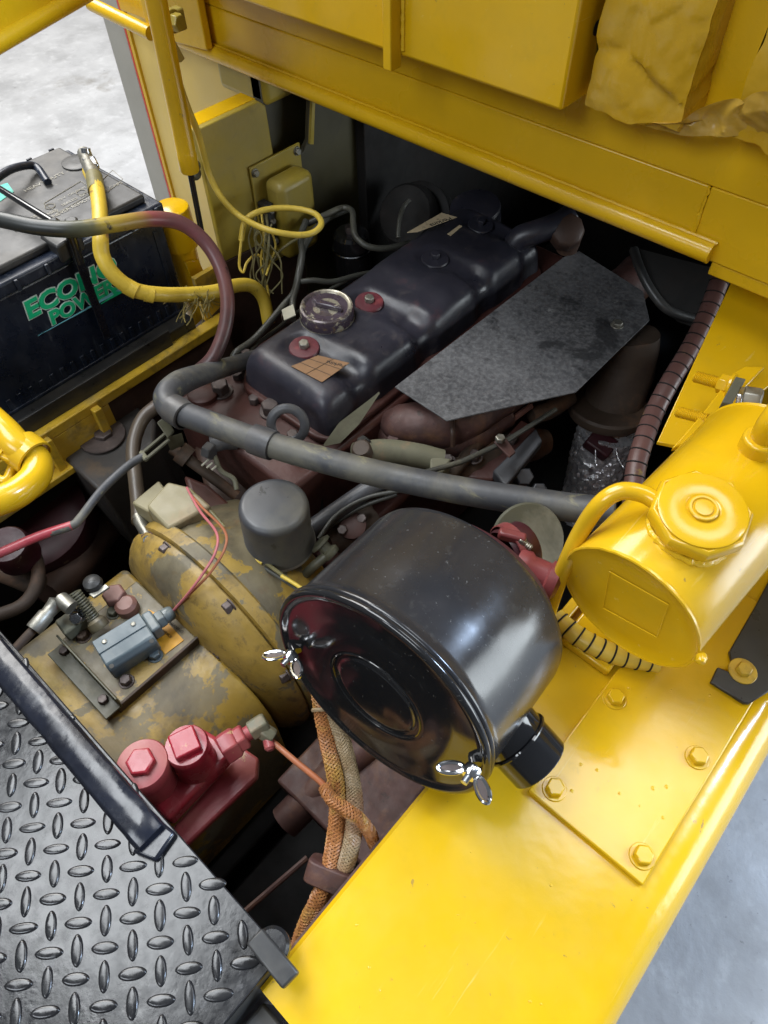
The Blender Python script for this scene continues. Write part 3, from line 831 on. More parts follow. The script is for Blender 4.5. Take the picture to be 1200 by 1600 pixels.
pts = [WY(u, v, y) for u, v, y in [(998, 180, .79), (1060, 188, py + .004), (1100, 165, .775), (1160, 150, .785), (1184, 170, .785), (1186, 205, .79), (1120, 208, .785), (1040, 203, .785)]]
# loose paper skirt: crumpled fan
def skirt(name, outline, mat, parent, seed, amp=.008):
    c = sum(outline, V(0, 0, 0)) / len(outline)
    ring = spline(outline + [outline[0]], 8)[:-1]
    vs, fs = [], []
    R_ = 14
    for r in range(R_ + 1):
        for p in ring:
            q = c.lerp(p, r / R_)
            h = (1 - abs(noise.noise(q * 22 + V(seed, 0, 0))) * 2.2) * amp + (1 - abs(noise.noise(q * 55 + V(0, seed, 0))) * 2) * amp * .4
            vs.append(q + V(0, -max(h, -.0005) - .002, 0))
    k_ = len(ring)
    for r in range(R_):
        for k in range(k_):
            fs.append((r * k_ + k, r * k_ + (k + 1) % k_, (r + 1) * k_ + (k + 1) % k_, (r + 1) * k_ + k))
    return MB().add(vs, fs).build(name, mat, parent, ang=50)
skirt('paper_skirt', pts, 'paper_brown', pw, 2)
pw2 = thing('wrapped_box', 'paper-wrapped box cut off by the right edge, beside the larger wrapped one', 'wrapped box', (-.1, 1.0, 1.18))
crumpled('paper_wrap', px1 + .052, px1 + .30, py + .012, .83, PB + .006, 1.62, 'paper_yellow', pw2, 8.7, .009, 36)
MB().mm(px1 + .060, px1 + .29, py + .022, .825, PB + .014, 1.60).build('carton', 'paper_brown', pw2)
skirt('paper_skirt', [WY(u, v, y) for u, v, y in [(1150, 165, .785), (1188, 140, .78), (1230, 150, .775), (1260, 215, .785), (1195, 207, .79)]], 'paper_brown', pw2, 5)
# left end of the hood: gussets, hinge bracket and second tube
lg = thing('strut_mount', 'yellow mount bracket and tube at the left end of the hood beam', 'bracket', (-1.25, .8, 1.1))
MB().tube([WZ(142, 6, 1.12), WZ(236, 52, 1.11)], .012, 16).build('tube', 'yellow_hood', lg)
gx = WY(322, 30, HY).x
MB().mm(gx - .004, gx + .006, HY - .022, HY - .0005, 1.118, 1.30).build('rib', 'yellow_hood', lg, .001)
MB().prism([V(-1.30, .80, 1.10), V(-1.13, .80, 1.115), V(-1.13, .80, 1.20), V(-1.30, .80, 1.18)], (0, .014, 0)).build('bracket_plate', 'yellow_hood', lg, .002)
bp_ = WY(262, 30, .70)
MB().box(bp_ + V(.0, .012, -.004), (.018, .03, .03)).build('pivot_block', 'yellow_dusty_dim', lg, .003)
bolt(lg, bp_ + V(.012, .0, 0), V(1, .15, 0), .022, .014, 'yellow_dusty_dim', .016, .003)
MB().prism([WX(262, 40, -.99), WX(290, 92, -.99), WX(284, 98, -.99), WX(268, 98, -.99), WX(256, 60, -.99)], (-.01, 0, 0)).build('pivot_tab', 'yellow_dusty_dim', lg, .002)
# lift strut
gs = thing('lift_strut', 'yellow gas lift strut with a thin black rod left of the side panel', 'gas strut', WX(315, 370, -.95))
a_, b_, c_ = WX(214, -150, -.95), WX(297, 268, -.95), WX(318, 378, -.95)
dd = (b_ - a_).normalized()
MB().lathe([(0, 0), (.0145, 0), (.0145, (b_ - a_).length - .03), (.0150, (b_ - a_).length - .028), (.0150, (b_ - a_).length - .003), (.0135, (b_ - a_).length), (0, (b_ - a_).length)], a_, dd, 32).build('cylinder', 'yellow', gs)
MB().tube([b_ - dd * .004, c_], .0048, 14).build('rod', 'black_gloss', gs)
MB().lathe([(0, -.006), (.007, -.004), (.0075, 0), (.007, .004), (0, .006)], c_, dd, 16).build('ball_end', 'zinc_dull', gs)
# left post with grey edge and red stripe
po = thing('door_post', 'upright post with grey edge, red stripe and cream-yellow face lightened for floor bounce at the left', 'post', (-1.35, .8, .4))
def vbox(u0, u1, v, y, dy, z0, z1, name, mat, parent, bev=.002):
    a, b = WY(u0, v, y), WY(u1, v, y)
    MB().mm(a.x, b.x, y, y + dy, z0, z1).build(name, mat, parent, bev)
vbox(196, 222, 150, .87, .05, .2, 1.5, 'grey_edge', 'grey_panel_lit', po)
vbox(222.4, 224.5, 150, .867, .05, .2, 1.5, 'red_stripe', 'red_stripe', po, .0005)
vbox(225, 229, 150, .864, .05, .2, 1.5, 'yellow_edge', 'yellow', po, .0005)
vbox(229.5, 388, 150, .870, .04, .2, 1.5, 'face', 'cream_yellow_lit', po)
# round rubber stop, yellow
bp2 = thing('bumper_stop', 'short yellow round post between the battery and the side panel', 'post', (-1.04, .62, .6))
tp = WX(266, 322, -1.06)
MB().lathe([(0, .0), (.028, 0), (.031, -.002), (.032, -.006), (.034, -.07), (.033, -.074), (.026, -.078), (.0255, -.35), (0, -.35)], tp, (0, 0, 1), 40).build('post', 'yellow', bp2)
MB().prism([WX(290, 410, -1.03), WX(310, 405, -1.03), WX(326, 440, -1.03), WX(310, 446, -1.03), WX(298, 432, -1.03)], (-.006, 0, 0)).build('foot_plate', 'yellow', bp2, .001)
# raised door corner at the top left
dr = thing('raised_door', 'shaded yellow underside of a raised door in the top left corner', 'door', (-1.1, .3, 1.25))
A_, B_ = WZ(-60, 108, 1.28), WZ(152, -14, 1.28)
inn = V(0, 0, 0)
C_, D_ = A_ + V(-.02, .02, .34), B_ + V(-.02, .02, .34)
MB().prism([A_, B_, D_, C_], (-.008, .008, 0)).build('sheet', 'yellow_hood', dr, .002)
MB().tube([A_ + V(0, 0, .004), B_ + V(0, 0, .004)], .010, 16).build('edge_tube', 'yellow_hood', dr)

# ---------------------------------------------------------------- engine
en = thing('engine', 'grimy diesel engine with dark blue-black rocker cover', 'engine', (-.65, .75, .35))
MB().mm(-.82, -.50, .40, 1.20, .34, .60).build('block', 'red_brown', en, .01)
MB().mm(-.835, -.545, .385, 1.16, .602, .780).build('cylinder_head', 'red_brown', en, .008)
RX0, RX1, RY0, RY1, RZ0, RZ1 = -.772, -.566, .488, 1.075, .790, .862
bys = [WZ(475, 540, .862), WZ(577, 469, .862), WZ(680, 398, .872), WZ(752, 345, .872)]
def rocker():
    ny, nt = 180, 64
    vs, fs = [], []
    cxm, hw = (RX0 + RX1) / 2, (RX1 - RX0) / 2
    for i in range(ny + 1):
        t = i / ny
        y = RY0 + (RY1 - RY0) * t
        e = min(y - RY0, RY1 - y)
        er = .045
        k = 1.0
        if e < er:
            k = (1 - (1 - e / er) ** 3.2) ** (1 / 3.2) if e > 0 else 0
        for j in range(nt + 1):
            a = PI * j / nt
            ca, sa = math.cos(a), math.sin(a)
            px_ = (abs(ca) ** .30) * (-1 if ca > 0 else 1)
            pz_ = abs(sa) ** .33
            x = cxm + hw * px_ * (1 - .10 * pz_) * (.80 + .20 * k)
            z = RZ0 + (RZ1 - RZ0) * pz_ * (.0 + 1.0 * k)
            # scallops pressed in beside each hold-down bolt, running out to the right side
            for n_, b in enumerate(bys):
                g = math.exp(-(abs(y - b.y - .010) / .024) ** 3)
                side = max(0, (x - (b.x + .027)) / .05)
                g2 = min(1, side)
                z -= .017 * g * g2 * pz_
                x -= .006 * g * g2
                g3 = math.exp(-((((y - b.y) ** 2 + (x - b.x) ** 2) ** .5) / .031) ** 6)
                z -= .010 * g3 * pz_
            # step where the far half of the cover is a little lower
            z += .006 * (1 / (1 + math.exp(-(y - .80) / .008))) * pz_ * k
            vs.append((x, y, z))
    w_ = nt + 1
    for i in range(ny):
        for j in range(nt):
            fs.append((i * w_ + j, i * w_ + j + 1, (i + 1) * w_ + j + 1, (i + 1) * w_ + j))
    return MB().add(vs, fs)
rc = rocker().build('rocker_cover', 'cover_blue_black', en, ang=50)
fr = []
def rrect(x0, x1, y0, y1, r, z, n=8):
    out = []
    for cx, cy, a0 in ((x1 - r, y1 - r, 0), (x0 + r, y1 - r, PI / 2), (x0 + r, y0 + r, PI), (x1 - r, y0 + r, 1.5 * PI)):
        for k in range(n + 1):
            a = a0 + PI / 2 * k / n
            out.append(V(cx + r * math.cos(a), cy + r * math.sin(a), z))
    return out
MB().prism(rrect(RX0 - .010, RX1 + .010, RY0 - .010, RY1 + .010, .04, .7805), (0, 0, .013)).build('cover_flange', 'red_brown', rc, .004, 3)
def zc(b):
    return .8545 if b.y < .80 else .8605
for k, b in enumerate(bys):
    m_ = 'maroon_washer' if k < 2 else 'cover_blue_black'
    w_ = MB().lathe([(0, 0), (.0245, 0), (.025, .002), (.0235, .0045), (.012, .0055), (0, .0055)], V(b.x, b.y, zc(b) + .0012), (.08, -.05, 1), 32).build('hold_down_washer', m_, rc)
    hexprof(MB(), V(b.x, b.y, zc(b) + .0064), (.08, -.05, 1), .0150, .009).build('hold_down_nut', 'zinc_dull' if k < 2 else 'cover_blue_black', rc, .0006, 1)
# oil filler cap
oc = WZ(511, 490, .868)
cap = MB().lathe([(0, .0), (.040, 0), (.0435, .002), (.0445, .006), (.0445, .022), (.0435, .0245), (.0, .0225)], V(oc.x, oc.y, .858), (0.03, -.02, 1), 48).build('oil_filler_cap', 'cap_worn', en)
MB().lathe([(.0437, .0235), (.0430, .0262), (.0400, .0277), (.0370, .0267), (.0345, .0232)], V(oc.x, oc.y, .858), (0.03, -.02, 1), 48).build('cap_rim', 'cap_metal', cap)
MB().lathe([(.0452, .001), (.0460, .003), (.0452, .006)], V(oc.x, oc.y, .858), (0.03, -.02, 1), 48).build('cap_skirt', 'cap_metal', cap)
MB().lathe([(.034, .0232), (.02, .0236), (0, .0238)], V(oc.x, oc.y, .858), (0.03, -.02, 1), 48).build('cap_top', 'cap_metal', cap)
MB().prism([V(oc.x - .030, oc.y - .004, .8808), V(oc.x - .012, oc.y - .011, .8808), V(oc.x + .03, oc.y + .006, .8808), V(oc.x + .024, oc.y + .012, .8808), V(oc.x - .004, oc.y + .004, .8808)], (0, 0, .009)).build('cap_grip', 'cap_worn', cap, .002)
# stickers
la = PZ([(455, 573, .862), (497, 556, .862), (546, 568, .862), (503, 598, .862)])
def sticker(pts, mat, parent, lift, name='sticker'):
    return MB().prism([p + V(0, 0, lift) for p in pts], (0, 0, .0008)).build(name, mat, parent)
zs = .8625
lab = sticker([V(p.x, p.y, zs) for p in la], 'label_tan', rc, 0)
ex = (la[3] - la[0]).normalized()
for t in (.33, .66):
    p, q = la[0].lerp(la[1], t), la[3].lerp(la[2], t)
    MB().tube([V(p.x, p.y, zs + .0012), V(q.x, q.y, zs + .0012)], .0004, 4).build('printed_line', 'ink', rc)
MB().tube([V(*(la[0].lerp(la[3], .5)).xy, zs + .0012), V(*(la[1].lerp(la[2], .5)).xy, zs + .0012)], .0004, 4).build('printed_line', 'ink', rc)
tx = (la[1] - la[2]).normalized()
text('Perkins', V(*(la[2].lerp(la[3], .12)).xy, zs + .001) + tx * 0, V(tx.x, tx.y, 0), V(-tx.y, tx.x, 0), .011, 'ink', rc, depth=.0002)
lb = PZ([(636, 364, .869), (690, 333, .869), (714, 340, .869), (652, 363, .869)])
zl = .8692
sticker([V(p.x, p.y, zl) for p in lb], 'label_cream', rc, 0)
lb2 = PZ([(699, 366, .869), (718, 352, .869), (722, 354, .869), (704, 369, .869)])
sticker([V(p.x, p.y, zl) for p in lb2], 'label_cream', rc, 0)
tx = (lb[0] - lb[3] + lb[0] - lb[1] * 0 - lb[0]).normalized()
tx = (WZ(655, 356, zl) - WZ(706, 338, zl)).normalized()
text('Perkins', WZ(703, 339, zl + .001), V(tx.x, tx.y, 0), V(-tx.y, tx.x, 0), .016, 'ink', rc, depth=.0002)
text('Engines', WZ(692, 350, zl + .001), V(tx.x, tx.y, 0), V(-tx.y, tx.x, 0), .012, 'ink', rc, depth=.0002)
# head bolts and side details
for q, z in [((346, 612), .78), ((424, 643), .78)]:
    bolt(en, WZ(*q, .7803), (0, 0, 1), .027, .016, 'dark_bolt', .020, .003)
MB().lathe([(0, 0), (.026, 0), (.026, .008), (.023, .010), (0, .010)], WZ(318, 618, .7803), (0, 0, 1), 28).build('core_plug', 'red_brown', en)
# lifting eye
le0 = WZ(450, 664, .838)
lep = [le0 + V(math.cos(a) * .026, -math.sin(a) * .006, math.sin(a) * .034) for a in [PI * k / 14 for k in range(15)]]
lv = thing('lifting_eye', 'steel lifting eye ring standing beside the front of the rocker cover', 'lifting eye', le0)
ringp = [le0 + (V(.746, .666, -.015) * math.cos(a) + V(-.34, .39, .85) * math.sin(a)) * .0255 for a in [2 * PI * k / 36 for k in range(36)]]
MB().tube(ringp, .0075, 10, closed=True, flat=.65).build('ring', 'hose_cuff', lv)
MB().box(le0 + V(.01, -.012, -.034), (.03, .012, .03)).build('shank', 'hose_cuff', lv, .003)
# tin shield edge right of the cover
ts = PZ([(505, 695, .80), (530, 660, .81), (580, 622, .82), (592, 612, .83), (560, 660, .80), (530, 690, .79)])
tsh = MB().prism(ts, (.002, 0, -.002)).build('tin_strip', 'grey_green')
tag(tsh, 'narrow bent grey tin strip between rocker cover and flat shield', 'strip')
# heat shield
hs = thing('heat_shield', 'flat dusty grey heat shield plate right of the rocker cover', 'heat shield', (-.43, .85, .82))
SZ = .83
sh = [WZ(u, v, SZ) for u, v in [(617, 604), (880, 402), (905, 392), (1005, 455), (1015, 500), (900, 612), (698, 657)]]
MB().prism(sh, (0, 0, -.003)).build('plate', 'shield_grey', hs, .0008)
bolt(hs, WZ(964, 508, SZ), (0, 0, 1), .016, .006, 'zinc_dull', .011, .001)
MB().mm(-.50, -.46, .72, .74, .70, SZ - .0032).build('stay', 'rust_maroon', hs, .002)
MB().mm(-.50, -.46, .98, 1.0, .70, SZ - .0032).build('stay', 'rust_maroon', hs, .002)
def lumpy(name, pts, rs, mat, parent, amp=.003, freq=26, n=28, m=12):
    path = spline(pts, m)
    k = len(path) - 1
    rr = []
    for i in range(k + 1):
        t = i / k * (len(rs) - 1)
        a = min(int(t), len(rs) - 2)
        rr.append(rs[a] + (rs[a + 1] - rs[a]) * (t - a))
    mb = MB().tube(path, rr, n)
    mb.v = [tuple(Vector(p) + V(noise.noise(Vector(p) * freq), noise.noise(Vector(p) * freq + V(7, 0, 0)), noise.noise(Vector(p) * freq + V(0, 5, 0))) * amp + V(0, 0, noise.noise(Vector(p) * freq * 4)) * amp * .3) for p in mb.v]
    return mb.build(name, mat, parent, ang=60)
# exhaust manifold under the shield
em = thing('exhaust_manifold', 'rusty maroon exhaust manifold under the heat shield', 'manifold', (-.44, .8, .7))
def lump(name, pts, rs, mat, parent, n=18, flat=None, amp=.0):
    return MB().tube(spline(pts, 8), rs if not isinstance(rs, list) else [rs[0] + (rs[1] - rs[0]) * i / (8 * (len(pts) - 1)) for i in range(8 * (len(pts) - 1) + 1)], n, flat=flat).build(name, mat, parent, ang=60)
lumpy('log', PZ([(596, 655, .755), (620, 662, .762), (660, 664, .768), (710, 655, .77), (770, 620, .77), (900, 520, .77), (1000, 430, .77)]), [.012, .032, .040, .043, .042, .042, .042], 'rust_maroon', em)
lumpy('lower_log', PZ([(650, 690, .735), (690, 692, .735), (735, 680, .74), (790, 648, .74)]), [.018, .030, .030, .024], 'rust_maroon', em)
lumpy('port', PZ([(605, 650, .75), (612, 676, .742), (618, 694, .735)]), [.026, .026, .022], 'rust_maroon', em)
MB().tube(spline(PZ([(706, 655, .805), (707, 675, .80), (708, 697, .775)]), 6), .004, 8).build('casting_seam', 'brown_dark', em)
MB().tube(spline(PZ([(600, 678, .742), (640, 692, .742), (700, 698, .742), (760, 682, .742), (830, 634, .745)]), 10), .0055, 8).build('casting_rim', 'rust_pink', em)
hexprof(MB(), WZ(616, 690, .755), (0, -.3, 1), .018, .012).build('nut', 'rust_maroon', em)
lumpy('downpipe', PZ([(985, 520, .80), (975, 570, .74), (955, 640, .66), (935, 700, .56)]), [.050, .055, .054, .050], 'exhaust_brown', em, .004, 22)
MB().lathe([(0, 0), (.07, 0), (.072, .004), (.072, .016), (.068, .02), (0, .02)], WZ(948, 645, .67), V(-.1, .12, 1), 36).build('flange', 'exhaust_brown', em)
fw_ = thing('foil_lagging', 'crinkled silver foil lagging round the lower exhaust pipe', 'lagging', WZ(930, 740, .5))
pp_ = spline(PZ([(955, 665, .64), (940, 700, .58), (930, 745, .52), (915, 800, .42)]), 30)
fm = MB().tube(pp_, .056, 70)
fm.v = [tuple(Vector(p) + V(noise.noise(Vector(p) * 120), noise.noise(Vector(p) * 120 + V(5, 0, 0)), noise.noise(Vector(p) * 120 + V(0, 9, 0))) * .004) for p in fm.v]
fm.build('foil', 'foil', fw_, ang=20)
for k in range(6):
    a = random.uniform(0, 6.28)
    p0 = WZ(935, 668, .64) + V(math.cos(a), math.sin(a), 0) * .058
    dv = V(math.cos(a) * .5 + random.uniform(-.3, .3), math.sin(a) * .5, -1 + random.uniform(0, 1.1)).normalized()
    MB().tube(spline([p0, p0 + dv * .022, p0 + dv * .04 + V(random.uniform(-.01, .01), 0, .006)], 4), .0012, 5).build('foil_strand', 'foil', fw_)
MB().box(WZ(938, 694, .63), (.04, .05, .03), frame(V(.3, -.3, 1))).build('clamp', 'maroon_dark', fw_, .004)

# ---------------------------------------------------------------- long black breather hose
hz = thing('breather_hose', 'long thick black hose crossing the engine bay in front of the rocker cover', 'hose', WZ(600, 740, .86))
h1 = spline(PZ([(405, 556, .80), (365, 570, .822), (322, 583, .85), (290, 594, .868), (270, 606, .877), (260, 621, .88), (266, 637, .88), (285, 649, .88)]), 8)
MB().tube(h1, [.0125 + .0065 * min(1, i / 26) for i in range(len(h1))], 22).build('elbow', 'hose_black', hz)
h2 = PZ([(268, 640, .88), (310, 655, .88), (400, 688, .88), (420, 694, .88)])
MB().tube(spline(h2, 8), .0180, 22).build('straight_pipe', 'hose_black', hz)
def cuff(a, b, r, name, mat, parent):
    ax = (b - a).normalized()
    L = (b - a).length
    MB().lathe([(r - .003, 0), (r, .001), (r + .0006, L * .5), (r, L - .001), (r - .003, L)], a, ax, 32).build(name, mat, parent)
cuff(WZ(268, 637, .88), WZ(290, 651, .88), .0216, 'rubber_cuff', 'hose_cuff', hz)
cuff(WZ(394, 685, .88), WZ(428, 697, .88), .0212, 'rubber_cuff', 'hose_cuff', hz)
h3 = spline(PZ([(405, 689, .88), (470, 709, .88), (560, 733, .88), (650, 753, .883), (740, 770, .89), (830, 784, .90), (900, 794, .91), (960, 800, .92)]), 8)
MB().tube(h3, .0183, 24).build('long_hose', 'hose_black', hz)

# ---------------------------------------------------------------- oil filter
of = thing('oil_filter', 'dusty black spin-on oil filter canister between gearbox and air cleaner', 'oil filter', WZ(430, 860, .74))
oc_ = WZ(427, 788, .86)
OR = .0475
MB().lathe([(0, 0), (OR - .009, .0004), (OR - .004, -.001), (OR - .001, -.0045), (OR, -.010), (OR + .0005, -.082), (OR + .003, -.086), (OR + .0042, -.090), (OR + .003, -.094), (OR - .004, -.096), (0, -.096)], oc_, V(.05, .02, 1), 64).build('canister', 'filter_grey', of, ang=50)
MB().lathe([(OR + .0036, -.0865), (OR + .0052, -.0895), (OR + .0036, -.0930)], oc_, V(.05, .02, 1), 64).build('seam_ring', 'zinc_dull', of)
MB().lathe([(0, -.097), (OR - .006, -.097), (OR - .006, -.15), (0, -.15)], oc_, V(.05, .02, 1), 40).build('filter_head', 'brown_dark', of)

# ---------------------------------------------------------------- gearbox with bell housing
gb = thing('gearbox', 'gearbox housing with flaking yellow paint below the oil filter', 'gearbox', (-.56, .1, .35))
AXC = V(-.54, 0, .612)
MB().lathe([(.06, .13), (.105, .146), (.125, .149), (.150, .153), (.172, .163), (.186, .176), (.193, .187), (.1945, .192), (.1945, .199), (.190, .200), (.190, .2018)], AXC, (0, 1, 0), 120).build('bell_housing', 'patchy_yellow', gb, ang=50)
MB().lathe([(.10, .2022), (.197, .2022), (.200, .204), (.200, .222), (.197, .225), (.10, .225)], AXC, (0, 1, 0), 120).build('flange', 'patchy_yellow', gb)
MB().lathe([(.10, .2253), (.189, .2253), (.187, .24), (.180, .262), (.168, .30), (.15, .34), (.10, .36)], AXC, (0, 1, 0), 96).build('back_plate', 'patchy_grey', gb, ang=50)
prof = [(-.69, .40), (-.69, .69), (-.675, .704), (-.50, .704), (-.455, .702), (-.415, .692), (-.385, .672), (-.366, .64), (-.358, .60), (-.356, .40)]
MB().prism([V(x, -.10, z) for x, z in prof], (0, .252, 0)).build('case', 'patchy_case', gb, .006, 3)
MB().mm(-.69, -.55, -.25, -.1005, .45, .698).build('tail_case', 'patchy_grey', gb, .006)
for q, y in [((285, 870), .20), ((372, 933), .20), ((440, 1035), .2)]:
    p = WY(*q, .206)
    r_ = V(p.x - AXC.x, 0, p.z - AXC.z).normalized()
    bolt(gb, V(AXC.x, .2, AXC.z) + r_ * .189 + V(0, -.004, 0), V(0, -1, .15), .016, .010, 'dark_bolt', .011, .002)
for k in range(7):
    p = WY(312 + k * 6, 996 + k * 6.5, .152)
    MB().lathe([(0, 0), (.0045, .0005), (.005, .003), (.003, .0055), (0, .006)], V(p.x, .152, .7035), (0, -.2, 1), 10).build('bead', 'dark_bolt', gb)
# stepped grey block behind the bell housing
sb = PZ([(228, 790, .80), (262, 752, .80), (296, 760, .80), (330, 790, .80), (262, 826, .80)])
MB().prism(sb, (0, 0, -.08)).build('starter_pad', 'tan_block', gb, .004)
MB().prism(PZ([(205, 785, .788), (248, 750, .788), (262, 768, .788), (232, 800, .788)]), (0, 0, -.06)).build('starter_step', 'tan_block', gb, .003)
# top cover of the gearbox
tcv = MB().mm(-.640, -.497, .018, .148, .7045, .716).build('top_cover', 'patchy_grey', gb, .003)
MB().mm(-.500, -.4955, .012, .150, .703, .7195).build('cover_edge', 'exhaust_brown', gb, .001)
for q, mt in [((243, 1025), 'switch_grey'), ((198, 1065), 'dark_bolt'), ((131, 995), 'exhaust_brown'), ((178, 958), 'olive_bracket')]:
    bolt(gb, WZ(*q, .7162), (0, 0, 1), .014, .008, mt, .0105, .0015)
hexprof(MB(), WZ(184, 938, .716), (0, 0, 1), .030, .022, hint=(1, .4, 0)).build('hex_plug', 'rust_pink', gb, .0015)
MB().lathe([(0, 0), (.016, 0), (.016, .014), (.011, .019), (0, .02)], WZ(201, 952, .716), (0, 0, 1), 24).build('breather_plug', 'rust_pink', gb)
lbp = PZ([(232, 952, .7175), (252, 962, .7175), (287, 1000, .7175), (258, 1022, .7175), (225, 985, .7175)])
sticker([V(p.x, p.y, .7165) for p in lbp], 'label_orange', gb, 0)
t1 = (WZ(284, 1000, .718) - WZ(255, 976, .718)).normalized()
text('WARNING', WZ(262, 972, .7185), V(t1.x, t1.y, 0), V(-t1.y, t1.x, 0), .006, 'ink', gb, depth=.0002)
text('SERVICE', WZ(253, 986, .7185), V(t1.x, t1.y, 0), V(-t1.y, t1.x, 0), .005, 'ink', gb, depth=.0002)
# dark angle bracket in front of the cover
ab = thing('switch_bracket', 'long olive-black angle bracket bolted at the edge of the gearbox cover', 'bracket', (-.56, .01, .7))
MB().mm(-.632, -.494, -.006, .0165, .7165, .7200).build('flat_leg', 'olive_bracket', ab, .0008)
MB().mm(-.632, -.494, .0168, .0195, .7165, .742).build('upright_leg', 'olive_bracket', ab, .0008)
for q in [(101, 1018), (162, 1094)]:
    bolt(ab, WZ(*q, .720), (0, 0, 1), .012, .006, 'dark_bolt')
# limit switch
ls = thing('limit_switch', 'blue-grey plastic limit switch box with cable gland on the gearbox', 'switch', WZ(205, 1010, .72))
e = (V(-.02, 1, 0).normalized(), V(-1, -.02, 0).normalized(), V(0, 0, 1))
lc = WZ(203, 992, .742)
La = (WZ(265, 960, .76) - WZ(165, 1022, .76))
lx = V(La.x, La.y, 0).normalized()
ly = V(-lx.y, lx.x, 0)
sec = [(-.022, .7165), (-.026, .722), (-.026, .744), (-.019, .752), (.022, .752), (.026, .746), (.026, .7168)]
cs = WZ(200, 1008, .735)
base = V(cs.x, cs.y, 0)
MB().prism([base - lx * .036 + ly * a + V(0, 0, b) for a, b in sec], lx * .070).build('housing', 'switch_grey', ls, .0022)
MB().prism([base - lx * .0355 + ly * a + V(0, 0, b) for a, b in [(.0, .7522), (.023, .7522), (.023, .7538), (.0, .7538)]], lx * .069).build('lid', 'switch_grey', ls, .0008)
MB().box(base + lx * .041 + ly * .004 + V(0, 0, .739), (.014, .034, .026), (lx, ly, V(0, 0, 1))).build('neck', 'switch_grey', ls, .003)
gl = MB()
hexprof(gl, base + lx * .048 + ly * .004 + V(0, 0, .741), lx, .023, .011)
gl.build('gland_nut', 'switch_grey', ls, .001)
MB().lathe([(.0108, 0), (.0112, .003), (.0104, .010), (.008, .0135), (.004, .0145), (0, .0145)], base + lx * .059 + ly * .004 + V(0, 0, .741), lx, 28).build('gland_cap', 'switch_grey', ls)
for t in (-.022, .020):
    MB().lathe([(0, 0), (.0035, 0), (.0035, .0012), (.0025, .0018), (0, .0012)], base + lx * t + ly * .012 + V(0, 0, .7538), (0, 0, 1), 14).build('lid_screw', 'zinc_dull', ls)
for t in (-.030, .028):
    MB().lathe([(0, 0), (.003, 0), (.003, .0008), (0, .0008)], base + lx * t - ly * .0226 + V(0, 0, .7482), -ly * .66 + V(0, 0, .74), 12).build('corner_screw', 'zinc_dull', ls)
gw = base + lx * .072 + ly * .004 + V(0, 0, .741)
for k, (pts, mt) in enumerate([([(300, 925, .80), (330, 893, .83), (352, 855, .84), (350, 828, .84), (318, 795, .82), (296, 770, .80)], 'wire_orange'), ([(292, 930, .80), (318, 895, .83), (337, 862, .845), (338, 832, .845), (312, 798, .82), (292, 762, .80)], 'wire_pink')]):
    wv = MB().tube(spline([gw + V(0, 0, .001 * k)] + PZ(pts), 10), .0019, 8).build('signal_wire', mt)
    tag(wv, ['thin orange wire', 'thin pink wire'][k] + ' arching from the grey switch up to the engine', 'wire')
# plunger spring
sg2 = thing('return_spring', 'dark coil spring beside the grey switch box', 'spring', WZ(150, 975, .72))
s0, s1 = WZ(152, 974, .740), WZ(116, 926, .775)
sa = (s1 - s0)
e1, e2, ax_ = frame(sa)
NT = 13
hp_ = [s0 + sa * (k / (NT * 16)) + (e1 * math.cos(2 * PI * k / 16) + e2 * math.sin(2 * PI * k / 16)) * .0075 for k in range(NT * 16 + 1)]
MB().tube(hp_, .0018, 7).build('coil', 'olive_bracket', sg2)
MB().tube([s0 - sa * .1, s1 - sa * .05], .0038, 12).build('plunger', 'dark_bolt', sg2)
MB().lathe([(0, 0), (.013, 0), (.014, .003), (.013, .012), (.009, .016), (0, .016)], s0 - sa * .16, sa, 24).build('spring_seat', 'patchy_grey', sg2)
# shift lever link with ball joint
lk = thing('shift_link', 'greasy steel link rod with ball joint left of the coil spring', 'link rod', WZ(60, 980, .74))
MB().tube(PZ([(-140, 1190, .74), (60, 975, .77)]), .0062, 14).build('rod', 'exhaust_brown', lk)
a_, b_ = WZ(52, 984, .77), WZ(92, 938, .775)
ax_ = (b_ - a_)
MB().lathe([(0, 0), (.0105, 0), (.011, .003), (.011, .024), (.009, .027), (.0105, ax_.length - .01), (.012, ax_.length - .004), (0, ax_.length + .004)], a_, ax_, 22).build('rod_end', 'zinc_dull', lk, ang=50)
hexprof(MB(), WZ(58, 977, .77), ax_, .019, .008).build('lock_nut', 'zinc_dull', lk)
MB().tube(PZ([(95, 936, .778), (104, 944, .778), (112, 950, .776)]), .0105, 16).build('ball_joint', 'zinc_dull', lk)
bx_ = thing('lever_block', 'small dirty steel lever block with a bolt beside the coil spring', 'lever', WZ(115, 960, .72))
MB().prism(PZ([(84, 970, .745), (118, 946, .745), (133, 966, .745), (100, 992, .745)]), (0, 0, -.022)).build('block', 'grey_green', bx_, .003)
bolt(bx_, WZ(122, 962, .748), V(.6, -.5, .6), .016, .010, 'steel_bright', .011, .002)
MB().prism(PZ([(138, 928, .765), (165, 912, .765), (171, 917, .765), (146, 934, .765)]), (0, 0, -.004)).build('arm', 'zinc_dull', bx_, .001)
MB().lathe([(0, 0), (.010, 0), (.0135, .006), (.012, .013), (.006, .017), (0, .0175)], WZ(148, 916, .76), (0, 0, 1), 20).build('knob', 'steel_black', bx_)

# ---------------------------------------------------------------- red valve block
rv = thing('brake_valve', 'glossy red valve block with two round ports beside the tread plate', 'valve', (-.33, .02, .72))
cA, cB = WZ(221, 1192, .842), WZ(290, 1163, .838)
MB().prism(PZ([(205, 1225, .783), (262, 1283, .783), (358, 1182, .783), (338, 1150, .783), (300, 1128, .783)]), (0, 0, -.026)).build('body', 'red_paint', rv, .005, 3)
